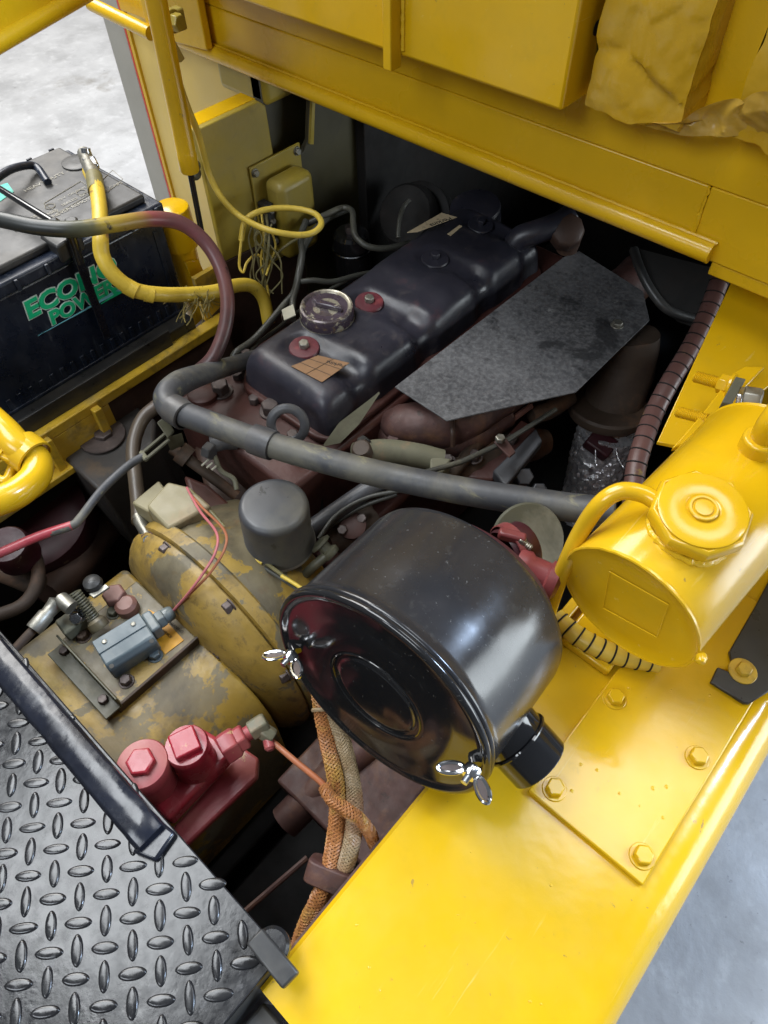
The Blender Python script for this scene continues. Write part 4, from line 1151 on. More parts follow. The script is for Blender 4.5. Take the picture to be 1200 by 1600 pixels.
# cylinder ports
MB().lathe([(.0285, -.075), (.0265, -.058), (.0258, -.030), (.0262, -.024), (.0275, -.023), (.0282, -.021), (.0282, -.005), (.0265, -.002), (.015, -.0005), (0, 0)], cA, (0, .05, 1), 44).build('port_cap', 'pink_paint', rv)
hexprof(MB(), cA - V(0, 0, .0008), (0, .05, 1), .0275, .008, hint=(.2, 1, 0)).build('hex_head', 'red_paint', rv, .001)
MB().lathe([(.0275, -.065), (.0245, -.05), (.0238, -.016), (.0244, -.006), (.0225, -.002), (0, -.001)], cB, (0, .05, 1), 44).build('port_cap', 'red_paint', rv)
e1, e2, ax_ = frame((0, .05, 1), (.35, 1, 0))
MB().box(cB + ax_ * .003, (.029, .029, .011), (e1, e2, ax_)).build('square_head', 'red_paint', rv, .002)
# foot strip
MB().prism(PZ([(262, 1300, .742), (290, 1322, .742), (402, 1214, .742), (404, 1184, .742), (380, 1168, .742)]), (0, 0, -.012)).build('foot', 'pink_paint', rv, .003)
f0, f1 = WZ(352, 1168, .785), WZ(402, 1136, .79)
fax = (f1 - f0)
hexprof(MB(), WZ(348, 1172, .788), fax, .034, .020).build('adapter', 'pink_paint', rv, .0015)
hexprof(MB(), WZ(370, 1158, .790), fax, .028, .012).build('adapter_nut', 'pink_paint', rv, .0015)
MB().lathe([(0, 0), (.009, 0), (.009, .03), (0, .03)], WZ(378, 1152, .79), fax, 20).build('nipple', 'pink_paint', rv)
hexprof(MB(), WZ(391, 1143, .792), fax, .022, .022).build('elbow_nut', 'grey_green', rv, .0015)
hexprof(MB(), WZ(408, 1140, .79), V(.8, .2, -.3), .018, .018).build('elbow_end', 'grey_green', rv, .0015)
bl = MB().tube(spline(PZ([(414, 1148, .785), (424, 1157, .783), (460, 1188, .785), (505, 1226, .81), (512, 1245, .825), (535, 1262, .83), (560, 1280, .815), (583, 1312, .79), (590, 1330, .77)]), 8), .0036, 12).build('brake_pipe', 'wire_orange')
tag(bl, 'thin orange-brown pipe from the red valve wrapping round the braided hoses', 'pipe')
MB().lathe([(0, 0), (.0062, 0), (.0066, .004), (.0066, .013), (.004, .016), (0, .016)], WZ(418, 1152, .785), V(.62, -.35, -.05), 16).build('flare_nut', 'pink_paint', bl)

# ---------------------------------------------------------------- braided hoses: woven jackets built strand by strand into one sleeve each
def braided(path, r, mat, strands=7, amp=.0009, pitch=.030):
    m = MB().tube(path, r * .93, 18)
    core = len(m.f)
    L = [0]
    for a, b in zip(path, path[1:]):
        L.append(L[-1] + (b - a).length)
    e1 = None
    fr_ = []
    for i in range(len(path)):
        t = (path[min(i + 1, len(path) - 1)] - path[max(0, i - 1)]).normalized()
        if e1 is None:
            e1, e2, _ = frame(t)
        e1 = (e1 - t * e1.dot(t)).normalized()
        e2 = t.cross(e1)
        fr_.append((e1.copy(), e2.copy()))
    for sgn in (1, -1):
        for k in range(strands):
            pts = []
            for i, p in enumerate(path):
                a = sgn * 2 * PI * L[i] / pitch + 2 * PI * k / strands
                rr = r + amp * .6 * math.sin(a * strands / 2 * 1.0 + (0 if sgn > 0 else PI))
                pts.append(p + (fr_[i][0] * math.cos(a) + fr_[i][1] * math.sin(a)) * rr)
            m.tube(pts, .00125, 4, caps=False)
    o = m.build('braided_hose', mat)
    o.data.materials.append(M['braid_core'])
    for k in range(core):
        o.data.polygons[k].material_index = 1
    return o
hoses = [
    ('braid_orange', [(497, 1060, .90), (502, 1105, .885), (512, 1160, .87), (524, 1215, .855), (527, 1270, .84), (522, 1320, .825), (512, 1365, .81), (497, 1405, .795), (478, 1445, .77), (462, 1490, .74)], .0078, 'braided orange hose on the left of the bundle hanging below the air cleaner'),
    ('braid_orange', [(500, 1062, .885), (512, 1110, .87), (524, 1165, .858), (536, 1220, .845), (539, 1275, .832), (534, 1325, .817), (522, 1368, .80), (506, 1408, .785), (489, 1450, .76), (474, 1495, .73)], .0074, 'braided orange hose in the middle of the bundle, running down under the fender'),
    ('braid_beige', [(506, 1066, .90), (518, 1105, .885), (532, 1150, .87), (546, 1205, .85), (553, 1255, .84), (552, 1300, .83), (543, 1340, .82), (530, 1372, .80), (514, 1412, .78)], .0085, 'thicker beige woven hose on the right of the hose bundle'),
]
for mt, pts, r, lb_ in hoses:
    path = spline(PZ(pts), 14)
    o = braided(path, r, mt, 9 if mt == 'braid_orange' else 11, pitch=.034)
    tag(o, lb_, 'hose', 'hose bundle below the air cleaner')
path = spline(PZ([(507, 1228, .872), (518, 1248, .872), (545, 1268, .868), (566, 1284, .85), (582, 1310, .82), (590, 1335, .79)]), 12)
o = braided(path, .0058, 'braid_orange', 7, pitch=.022)
tag(o, 'thin braided orange sleeve wrapped across the hose bundle', 'hose', 'hose bundle below the air cleaner')
cl = thing('hose_clamp', 'rusty metal clamp band holding the braided hoses together', 'clamp', WZ(514, 1363, .81))
c0, c1 = WZ(520, 1350, .812), WZ(512, 1378, .802)
e1, e2, ax_ = frame(c1 - c0, (0, 0, 1))
pl_ = []
for k in range(28):
    a = 2 * PI * k / 28
    ca, sa_ = math.cos(a), math.sin(a)
    pl_.append(c0 + e1 * (abs(ca) ** .5 * (1 if ca > 0 else -1) * .0245) + e2 * (abs(sa_) ** .5 * (1 if sa_ > 0 else -1) * .0145))
MB().prism(pl_, ax_ * .022).build('band', 'rust_maroon', cl, .0015)
ct = MB().tube([WZ(509, 1110, .884) + (V(.75, .66, 0) * math.cos(a) * .0135 + V(.2, -.2, .95) * math.sin(a) * .012) for a in [2 * PI * k / 24 for k in range(24)]], .0022, 6, closed=True).build('cable_tie', 'braid_beige')
tag(ct, 'small tie round the top of the hose bundle', 'cable tie')

# ---------------------------------------------------------------- battery
bt = thing('battery', 'big dusty black truck battery with green lettering at the left', 'battery', (-1.17, .35, .72))
BX1, BX0, BY0, BY1, BZ0, BZ1 = -1.032, -1.30, .02, .572, .765, .955
MB().mm(BX0, BX1, BY0, BY1, BZ0, BZ1).build('case', 'black_plastic', bt, .006, 3)
MB().mm(BX0 - .006, BX1 + .008, BY0 - .006, BY1 + .006, BZ1 + .0002, BZ1 + .022).build('lid_rim', 'black_plastic', bt, .004, 3)
ld = MB().mm(BX0 + .004, BX1 - .012, BY0, BY1 - .012, BZ1 + .0222, BZ1 + .036).build('lid', 'battery_lid', bt, .004, 3)
for k in range(11):
    y = BY1 + .002 - k * .052
    MB().mm(BX1 + .0082, BX1 + .0125, y - .016, y - .010, BZ1 + .002, BZ1 + .020).build('lid_tooth', 'black_plastic', bt, .001)
for k in range(6):
    MB().mm(BX0 - .0065, BX0 - .002, BY1 - .03 - k * .045, BY1 - .02 - k * .045, BZ1 + .022, BZ1 + .034).build('lid_tooth', 'black_plastic', bt, .001)
for k in range(26):
    y = BY0 + .015 + k * .0205
    if y > BY1 - .02:
        break
    MB().mm(BX1 - .002, BX1 + .0022, y, y + .008, BZ0 + .004, BZ0 + .028 + (.14 if k in (1, 25) else 0)).build('case_rib', 'black_plastic', bt, .001)
MB().mm(BX1 - .001, BX1 + .004, BY0 + .004, BY1 - .004, BZ0, BZ0 + .006).build('case_foot', 'black_plastic', bt, .001)
# lettering on the case side
fx = BX1 + .0012
pA, pB = WX(42, 500, fx), WX(196, 432, fx)
exl = V(0, 1, 0)
sz = .052
oy, oz = WX(44, 500, fx).y, WX(44, 500, fx).z
def side_text(s_, u, v, size, xs):
    p = WX(u, v, fx)
    text(s_, V(fx - .0004, p.y, p.z), exl, V(0, 0, 1), size, 'print_white', bt, depth=.0006, shear=.12, bold=size * .075, xs=xs)
    text(s_, V(fx + .0006, p.y, p.z), exl, V(0, 0, 1), size, 'print_green', bt, depth=.0006, shear=.12, bold=size * .035, xs=xs)
side_text('ECONO', 44, 499, .0400, 1.17)
side_text('POWER', 81, 508, .0330, 1.08)
u0, u1 = WX(58, 525, fx), WX(192, 455, fx)
MB().prism([V(fx, u0.y, u0.z), V(fx, u1.y, u1.z + .002), V(fx, u1.y - .008, u1.z + .010), V(fx, u1.y - .05, u1.z + .006)], (.0008, 0, 0)).build('printed_stroke', 'print_blue', bt)
MB().prism([WX(u, v, fx + .001) for u, v in [(157, 475), (193, 456), (180, 455), (189, 445), (172, 452), (178, 460)]], (.0008, 0, 0)).build('printed_bolt_mark', 'print_green', bt)
# lid print
lz = BZ1 + .0363
p_ = WZ(2, 305, lz)
MB().prism([WZ(u, v, lz) for u, v in [(-30, 300), (12, 286), (22, 300), (-10, 322), (-30, 322)]], (0, 0, .0006)).build('printed_patch', 'print_teal', bt)
def frame_print(pts):
    pts = [WZ(u, v, lz + .0004) for u, v in pts]
    for a, b in zip(pts, pts[1:] + pts[:1]):
        MB().tube([a, b], .0006, 4).build('printed_line', 'print_grey', bt)
frame_print([(68, 318), (126, 283), (150, 298), (92, 332)])
frame_print([(150, 290), (176, 266), (192, 280), (168, 300)])
tdx = (WZ(150, 300, lz) - WZ(60, 345, lz)).normalized()
for s_, u, v, size in [('NEVER REMOVE VENT CAPS', 84, 340, .011), ('SEALED  BATTERY', 98, 322, .009), ('12 V  CALCIUM', 92, 314, .008), ('DANGER', 30, 352, .010), ('EXPLOSIVE GASES', 24, 362, .010), ('HEAVY DUTY', 40, 300, .013)]:
    text(s_, WZ(u, v, lz + .0005), V(tdx.x, tdx.y, 0), V(-tdx.y, tdx.x, 0), size, 'print_grey', bt, depth=.0001)
for u, v in [(78, 322), (127, 300)]:
    c_ = WZ(u, v, lz + .0006)
    MB().tube([c_ + V(math.cos(a), math.sin(a), 0) * .008 for a in [2 * PI * k / 20 for k in range(20)]], .0007, 4, closed=True).build('printed_ring', 'print_grey', bt)
# vent disc and terminal post
vd = WZ(122, 254, lz)
MB().lathe([(0, .0), (.028, 0), (.028, .002), (.026, .003), (.010, .003), (0, .0025)], vd, (0, 0, 1), 32).build('vent_disc', 'battery_lid', bt)
tpz = WZ(141, 262, lz)
MB().lathe([(0, 0), (.012, 0), (.011, .006), (.009, .012), (0, .012)], tpz, (0, 0, 1), 24).build('terminal_post', 'zinc_dull', bt)
# black rope handle and hold-down
rh = MB().tube(spline([WZ(-25, 300, lz + .03), WZ(0, 275, lz + .03), WZ(25, 262, lz + .025), WZ(55, 260, lz + .01), WZ(75, 285, lz + .004)], 8), .0065, 12).build('carry_handle', 'black_plastic', bt)
hdn = thing('battery_clamp', 'black battery hold-down rod with strap running over the lettering', 'clamp', WX(165, 520, -1.02))
MB().tube(PZ([(-20, 283, lz + .035), (85, 348, lz + .035)]), .0052, 12).build('long_rod', 'black_gloss', hdn)
hexprof(MB(), WZ(84, 347, lz + .033), V(.8, -.3, -.3), .018, .012).build('rod_nut', 'steel_black', hdn, .001)
MB().prism(PZ([(60, 368, .995), (96, 348, .995), (126, 362, .995), (88, 386, .995)]), (0, 0, -.03)).build('clamp_block', 'steel_black', hdn, .004)
hexprof(MB(), WZ(114, 352, .992), (0, 0, 1), .020, .010).build('wing_stud', 'steel_black', hdn, .002)
sx_ = -1.016
a_, b_ = WX(110, 365, sx_), WX(168, 528, sx_)
MB().tube([a_, WX(124, 410, sx_)], .0085, 12).build('threaded_rod', 'black_gloss', hdn)
MB().box((WX(124, 408, sx_) + b_) / 2, ((WX(124, 408, sx_) - b_).length, .014, .004), ((b_ - WX(124, 408, sx_)).normalized(), V(0, 1, 0), V(1, 0, 0))).build('strap', 'black_rubber', hdn, .001)
# battery tray lip
tr = thing('battery_tray', 'yellow battery tray rail with black lip under the battery', 'tray', (-.98, .35, .7))
RXr = -.965
MB().mm(-1.30, -.998, -.05, .56, .742, .7645).build('pan', 'steel_black', tr, .002)
MB().mm(-.9975, -.992, .16, .50, .700, .775).build('lip', 'steel_black', tr, .001)
ra, rb_ = WZ(60, 700, .74), WZ(315, 503, .74)
rxm = (ra.x + rb_.x) / 2
MB().mm(rxm - .02, rxm + .006, -.05, .62, .722, .742).build('top_rail', 'yellow_grimy', tr, .002)
MB().mm(rxm - .004, rxm + .0055, -.05, .335, .66, .7215).build('rail_web', 'yellow_grimy', tr, .001)
MB().mm(rxm - .010, rxm + .0, .3352, .62, .60, .7215).build('rail_web', 'brown_dark', tr, .001)
MB().mm(rxm - .02, rxm + .028, -.05, .32, .650, .664).build('bottom_flange', 'yellow_grimy', tr, .002)
pst = WX(142, 625, rxm + .01)
MB().mm(rxm + .006, rxm + .020, pst.y - .008, pst.y + .008, .655, .735).build('stiffener', 'yellow_grimy', tr, .002)
pst = WX(60, 670, rxm + .01)
MB().mm(rxm + .006, rxm + .020, pst.y - .008, pst.y + .008, .655, .735).build('stiffener', 'yellow_grimy', tr, .002)

# ---------------------------------------------------------------- cables
yc = thing('battery_cable', 'thick yellow battery cable hanging from the battery terminal', 'cable', WZ(160, 380, .97))
ycp = spline(PZ([(140, 268, 1.005), (150, 290, 1.02), (156, 330, 1.02), (157, 370, 1.01), (160, 400, .99), (178, 430, .965), (210, 453, .94), (250, 460, .92), (290, 460, .90), (335, 456, .88), (370, 446, .86), (395, 448, .84), (412, 468, .81), (420, 505, .77)]), 10)
MB().tube(ycp, .0118, 18).build('sheath', 'mustard_cable', yc)
lug = MB().tube(PZ([(132, 240, 1.012), (141, 262, 1.014), (148, 280, 1.018)]), .0118, 14).build('terminal_clamp', 'zinc_dull', yc)
MB().lathe([(0, 0), (.008, 0), (.008, .014), (0, .014)], WZ(136, 246, 1.015), V(-.2, .3, 1), 14).build('clamp_bolt', 'steel_bright', yc)
MB().box(WZ(142, 256, 1.018), (.030, .022, .012), frame(V(0, 0, 1), V(.4, 1, 0))).build('clamp_jaw', 'steel_bright', yc, .003)
MB().tube(PZ([(147, 276, 1.018), (151, 300, 1.02)]), .0132, 16).build('tape_wrap', 'wire_olive', yc)
for q0, q1 in [((196, 446, .948), (214, 456, .938)), ((226, 458, .93), (240, 461, .924))]:
    MB().tube(PZ([q0, q1]), .0127, 18).build('tape_band', 'mustard_cable', yc)
# frayed threads
fy = thing('frayed_sheath', 'frayed olive cloth threads hanging off the yellow cable', 'threads', WZ(318, 480, .88))
for k in range(46):
    p0 = WZ(random.uniform(285, 335), random.uniform(446, 470), random.uniform(.885, .905))
    L_ = random.uniform(.015, .055)
    path = [p0]
    d_ = V(random.uniform(-.3, .5), random.uniform(-.7, .1), -.5)
    for j in range(5):
        d_ += V(random.uniform(-.5, .5), random.uniform(-.5, .5), random.uniform(-.4, .3))
        path.append(path[-1] + d_.normalized() * L_ / 5)
    MB().tube(spline(path, 3), random.uniform(.0005, .0012), 5).build('thread', 'frayed', fy)
mc = MB().tube(spline(PZ([(-330, 300, 1.06), (-160, 322, 1.07), (-60, 333, 1.07), (0, 343, 1.07), (60, 355, 1.065), (120, 358, 1.06), (180, 350, 1.05), (240, 342, 1.03), (285, 350, 1.01), (322, 380, .98), (345, 420, .95), (355, 465, .92), (352, 510, .89), (335, 555, .86), (310, 580, .84), (280, 600, .82), (250, 630, .80), (225, 652, .79), (212, 680, .78), (208, 710, .77), (212, 750, .76), (216, 790, .75), (217, 815, .75)]), 10), .0112, 18).build('maroon_cable', 'sprayed_cable')
tag(mc, 'maroon and black cable looping over the battery down to the gearbox', 'cable')
el = thing('cable_lug', 'small metal cable lug bolted at the top of the gearbox', 'cable lug', WZ(228, 840, .75))
MB().tube(PZ([(216, 808, .752), (224, 825, .752), (232, 840, .755)]), [.0105, .009, .007], 14).build('sleeve', 'zinc_dull', el)
MB().box(WZ(236, 847, .76), (.03, .024, .012), frame(V(0, -.3, 1), V(.6, 1, 0))).build('lug_plate', 'rust_maroon', el, .003)
bolt(el, WZ(234, 846, .766), V(-.1, -.3, 1), .012, .007, 'steel_bright', .010)
# fine yellow sheathed cable with loop
def wire(name, pts, r, mat, label, cat='wire', n=10, group=None):
    o = MB().tube(spline(PZ(pts), n), r, 10).build(name, mat)
    return tag(o, label, cat, group)
lpw = wire('loop_cable', [(280, 130, WX(280, 130, -.975).z), (292, 165, WX(292, 165, -.97).z), (308, 205, WX(308, 205, -.975).z), (318, 240, WX(318, 240, -.98).z), (328, 275, WX(328, 275, -.98).z), (347, 310, WX(347, 310, -.96).z), (375, 338, .945), (415, 358, .945), (460, 367, .935), (488, 364, .93), (502, 350, .93), (492, 334, .93), (462, 326, .935), (425, 326, .94), (397, 334, .94), (382, 348, .93), (377, 375, .90)], .0052, 'wire_yellow', 'thin yellow cable making a loop in front of the regulator box', 'cable')
wire('loom_wire', [(400, 330, .93), (398, 360, .90), (402, 400, .86), (412, 440, .82), (418, 480, .78)], .0022, 'wire_olive', 'olive wire hanging straight below the regulator box, leftmost of three', group='wires under the regulator box')
wire('loom_wire', [(408, 330, .93), (412, 370, .90), (408, 410, .86), (418, 450, .82), (424, 500, .78)], .0022, 'wire_yellow', 'yellowish wire hanging below the regulator box, middle of three', group='wires under the regulator box')
wire('loom_wire', [(416, 335, .93), (420, 375, .90), (416, 415, .86), (410, 450, .82), (422, 490, .78)], .0024, 'wire_olive', 'olive wire hanging below the regulator box, rightmost of three', group='wires under the regulator box')
wire('loom_wire', [(380, 350, .93), (376, 385, .90), (374, 415, .87), (380, 425, .86), (386, 410, .865), (400, 398, .87), (412, 405, .865)], .0024, 'wire_yellow', 'yellow wire curling left of the hanging loom', group='wires under the regulator box')
wire('loom_wire', [(420, 420, .84), (435, 395, .86), (450, 382, .87), (466, 372, .88)], .0024, 'wire_olive', 'olive wire bending up towards the yellow loop', group='wires under the regulator box')
wire('loom_wire', [(424, 360, .90), (430, 385, .88), (422, 410, .86), (416, 430, .85)], .0020, 'wire_yellow', 'short bowed yellow wire beside the terminal strip', group='wires under the regulator box')
for k in range(7):
    a0 = 395 + k * 5
    pts = [(a0, 350 + (k % 3) * 6, .92)]
    for j in range(4):
        pts.append((a0 + random.uniform(-14, 14) + j * 3, 375 + j * 28, .90 - j * .03))
    wire('loom_wire', pts, .0016, 'wire_olive', 'fine olive wires tangled below the regulator box', group='fine wires of the loom')
ky = wire('harness_cable', [(545, 326, .86), (515, 340, .87), (490, 362, .87), (474, 390, .86), (468, 420, .85), (460, 455, .83), (445, 475, .82), (420, 505, .81), (395, 532, .80), (370, 550, .80), (366, 562, .79), (385, 572, .78)], .0062, 'wire_dark', 'dark grey harness cable curving left of the rocker cover', 'cable')
wire('harness_cable', [(478, 345, .88), (470, 370, .87), (472, 400, .86), (466, 440, .84), (458, 470, .83), (458, 500, .82)], .006, 'wire_dark', 'dark cable dropping from the yellow loop toward the oil cap', 'cable')
wire('harness_cable', [(470, 440, .85), (490, 438, .85), (520, 440, .84), (560, 430, .83), (610, 420, .80)], .005, 'wire_dark', 'short dark cable passing behind the oil cap', 'cable')
wire('harness_cable', [(480, 350, .87), (510, 335, .88), (535, 325, .88), (550, 330, .88), (552, 350, .87), (556, 370, .86), (575, 385, .85), (605, 388, .84), (640, 380, .83)], .0058, 'wire_dark', 'dark cable arching over the fuel filter bowl', 'cable')
wire('harness_cable', [(640, 312, .90), (630, 325, .89), (624, 345, .88), (622, 372, .86)], .0042, 'wire_dark', 'faint olive cable at the back behind the fuel filter', 'cable')
tg = MB().prism(PZ([(440, 484, .835), (458, 475, .835), (462, 492, .835), (444, 500, .835)]), (0, 0, -.002)).build('paper_tag', 'wire_white')
tag(tg, 'small white tag left of the oil filler cap', 'tag')
# fuel filter and back pulley in the dark
ff = thing('fuel_filter', 'dark glass fuel filter bowl with a bright wire bail in the shadow', 'filter', WZ(555, 400, .72))
fc = WZ(548, 362, .82)
MB().lathe([(0, 0), (.030, 0), (.036, -.006), (.038, -.03), (.034, -.034), (.036, -.04), (.036, -.11), (0, -.12)], fc, (0, 0, 1), 32).build('bowl', 'black_gloss', ff)
MB().tube([fc + V(.0385 * math.cos(a), .0385 * math.sin(a), -.034) for a in [2 * PI * k / 28 for k in range(28)]], .0022, 6, closed=True).build('bail_ring', 'chrome', ff)
hexprof(MB(), fc, (0, 0, 1), .02, .012).build('top_nut', 'dark_bolt', ff)
bpz = WZ(632, 335, .83)
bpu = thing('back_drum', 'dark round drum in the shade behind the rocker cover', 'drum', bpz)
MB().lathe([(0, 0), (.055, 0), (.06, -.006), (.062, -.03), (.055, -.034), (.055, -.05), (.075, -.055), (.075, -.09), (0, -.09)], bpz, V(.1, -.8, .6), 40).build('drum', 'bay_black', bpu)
# elbow hose at the far end
eh = thing('coolant_elbow', 'dark rubber coolant elbow hose at the far end of the engine', 'hose', WZ(805, 400, .80))
lump('elbow', PZ([(800, 412, .80), (800, 392, .835), (812, 372, .86), (840, 362, .872), (872, 350, .88), (890, 338, .885)]), .0215, 'cover_blue_black', eh, 22)
cuff(WZ(800, 424, .79), WZ(800, 408, .815), .024, 'clamp', 'steel_black', eh)
MB().lathe([(0, 0), (.03, 0), (.034, .01), (.03, .03), (.02, .036), (0, .036)], WZ(882, 366, .86), V(.4, -.5, .7), 9).build('housing', 'brown_dark', eh, .003)
lump('stub', PZ([(866, 352, .86), (890, 368, .86), (885, 390, .83)]), .02, 'brown_dark', eh)
th = thing('thermostat', 'dusty dark thermostat housing at the far end of the rocker cover', 'housing', WZ(745, 330, .8))
MB().lathe([(0, .0), (.048, 0), (.05, -.006), (.044, -.02), (.05, -.024), (.05, -.07), (0, -.07)], WZ(742, 322, .865), V(0, -.2, 1), 36).build('dome', 'cover_blue_black', th)
# hose behind shield (fan shroud edge)
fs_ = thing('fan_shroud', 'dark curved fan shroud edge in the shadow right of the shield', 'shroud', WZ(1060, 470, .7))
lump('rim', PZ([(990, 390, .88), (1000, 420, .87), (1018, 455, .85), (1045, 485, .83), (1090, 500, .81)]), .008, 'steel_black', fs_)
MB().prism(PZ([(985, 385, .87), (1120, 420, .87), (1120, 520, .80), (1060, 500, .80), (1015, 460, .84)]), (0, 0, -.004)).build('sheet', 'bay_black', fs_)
# spiral wrapped hose along the right
sp_ = spline(PZ([(1140, 400, .96), (1122, 445, .94), (1105, 490, .92), (1078, 545, .90), (1045, 600, .885), (1022, 645, .869), (1005, 690, .865), (993, 735, .855), (988, 790, .84)]), 10)
sh_ = MB().tube(sp_, .0138, 18).build('spiral_hose', 'spiral_maroon')
tag(sh_, 'long maroon hose with dark spiral wrap rings on the right of the engine', 'hose')
coil(sp_, .0138, .0011, 'gap_black', sh_, .0205, 'wrap_ring')
# block with large bolt, lower left
bbk = thing('engine_mount', 'black steel engine mount block with a large hex bolt below the battery', 'engine mount', (-.93, .3, .5))
mp_ = PZ([(83, 700, .672), (203, 626, .672), (243, 655, .672), (240, 690, .668), (154, 768, .662)])
MB().prism(mp_, (.03, .01, -.20)).build('block', 'mount_black', bbk, .006, 3)
MB().lathe([(0, 0), (.041, 0), (.042, .001), (.041, .0028), (.034, .003), (0, .003)], WZ(160, 682, .6725), (0, 0, 1), 40).build('big_washer', 'dark_bolt', bbk)
hexprof(MB(), WZ(162, 679, .6757), (0, 0, 1), .030, .008).build('big_bolt', 'dark_bolt', bbk, .002)
# maroon pump housing
mp = thing('pump_housing', 'dark maroon pump housing with chipped paint below the battery', 'pump', (-.9, .1, .45))
MB().lathe([(0, 0), (.09, 0), (.105, -.006), (.11, -.02), (.11, -.20), (0, -.20)], V(-1.01, .12, .575), V(.25, -.1, 1), 48).build('drum', 'maroon_dark', mp)
MB().lathe([(0, 0), (.03, 0), (.033, -.004), (.036, -.05), (0, -.05)], WZ(10, 850, .68), V(.2, -.1, 1), 32).build('neck', 'maroon_dark', mp)
MB().tube(spline(PZ([(30, 840, .62), (55, 870, .62), (58, 910, .62), (35, 945, .62), (-15, 965, .62)]), 8), .011, 14).build('return_pipe', 'exhaust_brown', mp)
MB().tube(spline(PZ([(-15, 885, .58), (25, 900, .58), (60, 915, .58)]), 6), .020, 14).build('yellow_stub', 'exhaust_brown', mp)
lump('lower_hose', PZ([(75, 930, .50), (120, 885, .48), (170, 820, .46)]), .03, 'brown_dark', mp)
# big yellow pipe elbow at the left edge
yp = thing('yellow_pipe', 'thick bent yellow pipe with clamp collar at the left edge', 'pipe', WZ(30, 740, .85))
lump('upper_pipe', PZ([(-200, 520, .92), (-60, 618, .905), (0, 668, .89), (25, 695, .88), (45, 708, .87)]), [.020, .022], 'yellow', yp, 24)
cuff(WZ(32, 700, .869), WZ(56, 718, .862), .0285, 'collar', 'yellow', yp)
lump('bend', PZ([(44, 706, .868), (58, 722, .86), (55, 745, .86), (30, 768, .865), (0, 782, .87), (-60, 800, .875), (-240, 850, .869)]), .0205, 'yellow', yp, 24)
MB().lathe([(0, 0), (.006, 0), (.006, .02), (.009, .021), (.009, .028), (0, .030)], WZ(26, 722, .87), V(-.6, -.3, .3), 16).build('clamp_screw', 'yellow', yp)
lump('branch', PZ([(20, 730, .855), (12, 748, .85), (0, 750, .85), (-25, 735, .85)]), .007, 'yellow', yp)
# red control rod with clevis
cr = thing('control_rod', 'bent control rod, red at one end, with a slotted clevis', 'control rod', WZ(120, 830, .78))
MB().tube(spline(PZ([(-260, 985, .80), (-120, 915, .82), (0, 864, .82), (60, 838, .82), (110, 822, .82), (125, 810, .82), (160, 765, .82), (200, 728, .82), (226, 712, .82)]), 8), .0062, 14).build('rod', 'hose_black', cr)
MB().tube(spline(PZ([(-260, 985, .80), (-120, 915, .82), (0, 864, .82), (60, 838, .82), (112, 821, .82)]), 8), .0066, 14).build('red_section', 'red_paint', cr)
for off in (-5, 5):
    MB().tube(PZ([(224 + off * .5, 714 + off, .822), (262 + off * .5, 682 + off, .826)]), .0028, 8).build('clevis_arm', 'olive_bracket', cr)
MB().tube(PZ([(221, 707, .822), (229, 718, .822)]), .0042, 8).build('clevis_end', 'grey_green', cr)
lv2 = thing('lever_bracket', 'small olive slotted lever bracket holding the control rod end', 'bracket', WZ(262, 680, .8))
MB().prism(PZ([(245, 660, .85), (258, 650, .85), (272, 672, .835), (262, 684, .835)]), (0, 0, -.004)).build('plate', 'olive_bracket', lv2, .001)
MB().prism(PZ([(258, 684, .83), (284, 676, .83), (288, 692, .80), (266, 702, .80)]), (0, 0, -.004)).build('lower_plate', 'olive_bracket', lv2, .001)
lump('shaft', PZ([(268, 700, .79), (300, 722, .77), (340, 752, .74), (370, 775, .72)]), .009, 'exhaust_brown', lv2)
lump('boot', PZ([(280, 705, .785), (295, 716, .775)]), .017, 'exhaust_brown', lv2)
# injector body, brown levers, linkage between head and filter
ip = thing('injection_pump', 'reddish brown injection pump parts below the long black hose', 'pump', WZ(330, 760, .65))
MB().prism(PZ([(285, 738, .76), (325, 755, .76), (390, 812, .74), (372, 835, .74), (300, 790, .76)]), (0, 0, -.08)).build('housing', 'red_brown', ip, .008, 3)
MB().prism(PZ([(300, 690, .70), (470, 740, .70), (470, 860, .62), (330, 800, .66)]), (0, 0, -.10)).build('block_side', 'brown_dark', ip, .01)
lump('delivery_pipe', PZ([(330, 695, .80), (350, 690, .80), (368, 690, .79)]), .013, 'hose_cuff', ip)
hexprof(MB(), WZ(322, 702, .80), V(1, .2, 0), .024, .014).build('union_nut', 'hose_cuff', ip, .001)
MB().tube(spline(PZ([(335, 712, .79), (345, 735, .77), (365, 748, .76), (370, 765, .75)]), 8), .004, 8).build('leak_off_pipe', 'grey_green', ip)
for k in range(3):
    MB().tube(PZ([(315 + k * 8, 728 + k * 3, .78), (326 + k * 6, 718 + k * 5, .785)]), .0016, 6).build('spring_clip', 'wire_white', ip)
for k, (pts, mt, nm) in enumerate([
        ([(296, 765, .80), (330, 800, .79), (365, 838, .78), (410, 875, .78), (450, 905, .79), (480, 925, .80)], 'wire_olive', 'olive wire running along the engine base toward the air cleaner'),
        ([(290, 770, .79), (322, 812, .78), (360, 850, .775), (405, 882, .775), (452, 912, .785), (478, 930, .80)], 'wire_dark', 'dark wire running along the engine base under the oil filter'),
        ([(360, 850, .782), (385, 866, .782), (410, 880, .782)], 'wire_yellow', 'short stretch of yellow-marked wire left of the oil filter'),
        ([(440, 900, .795), (460, 912, .797), (475, 922, .80)], 'wire_yellow', 'short stretch of yellow-marked wire at the foot of the air cleaner')]):
    wire('loom_wire', pts, .0028, mt, nm)
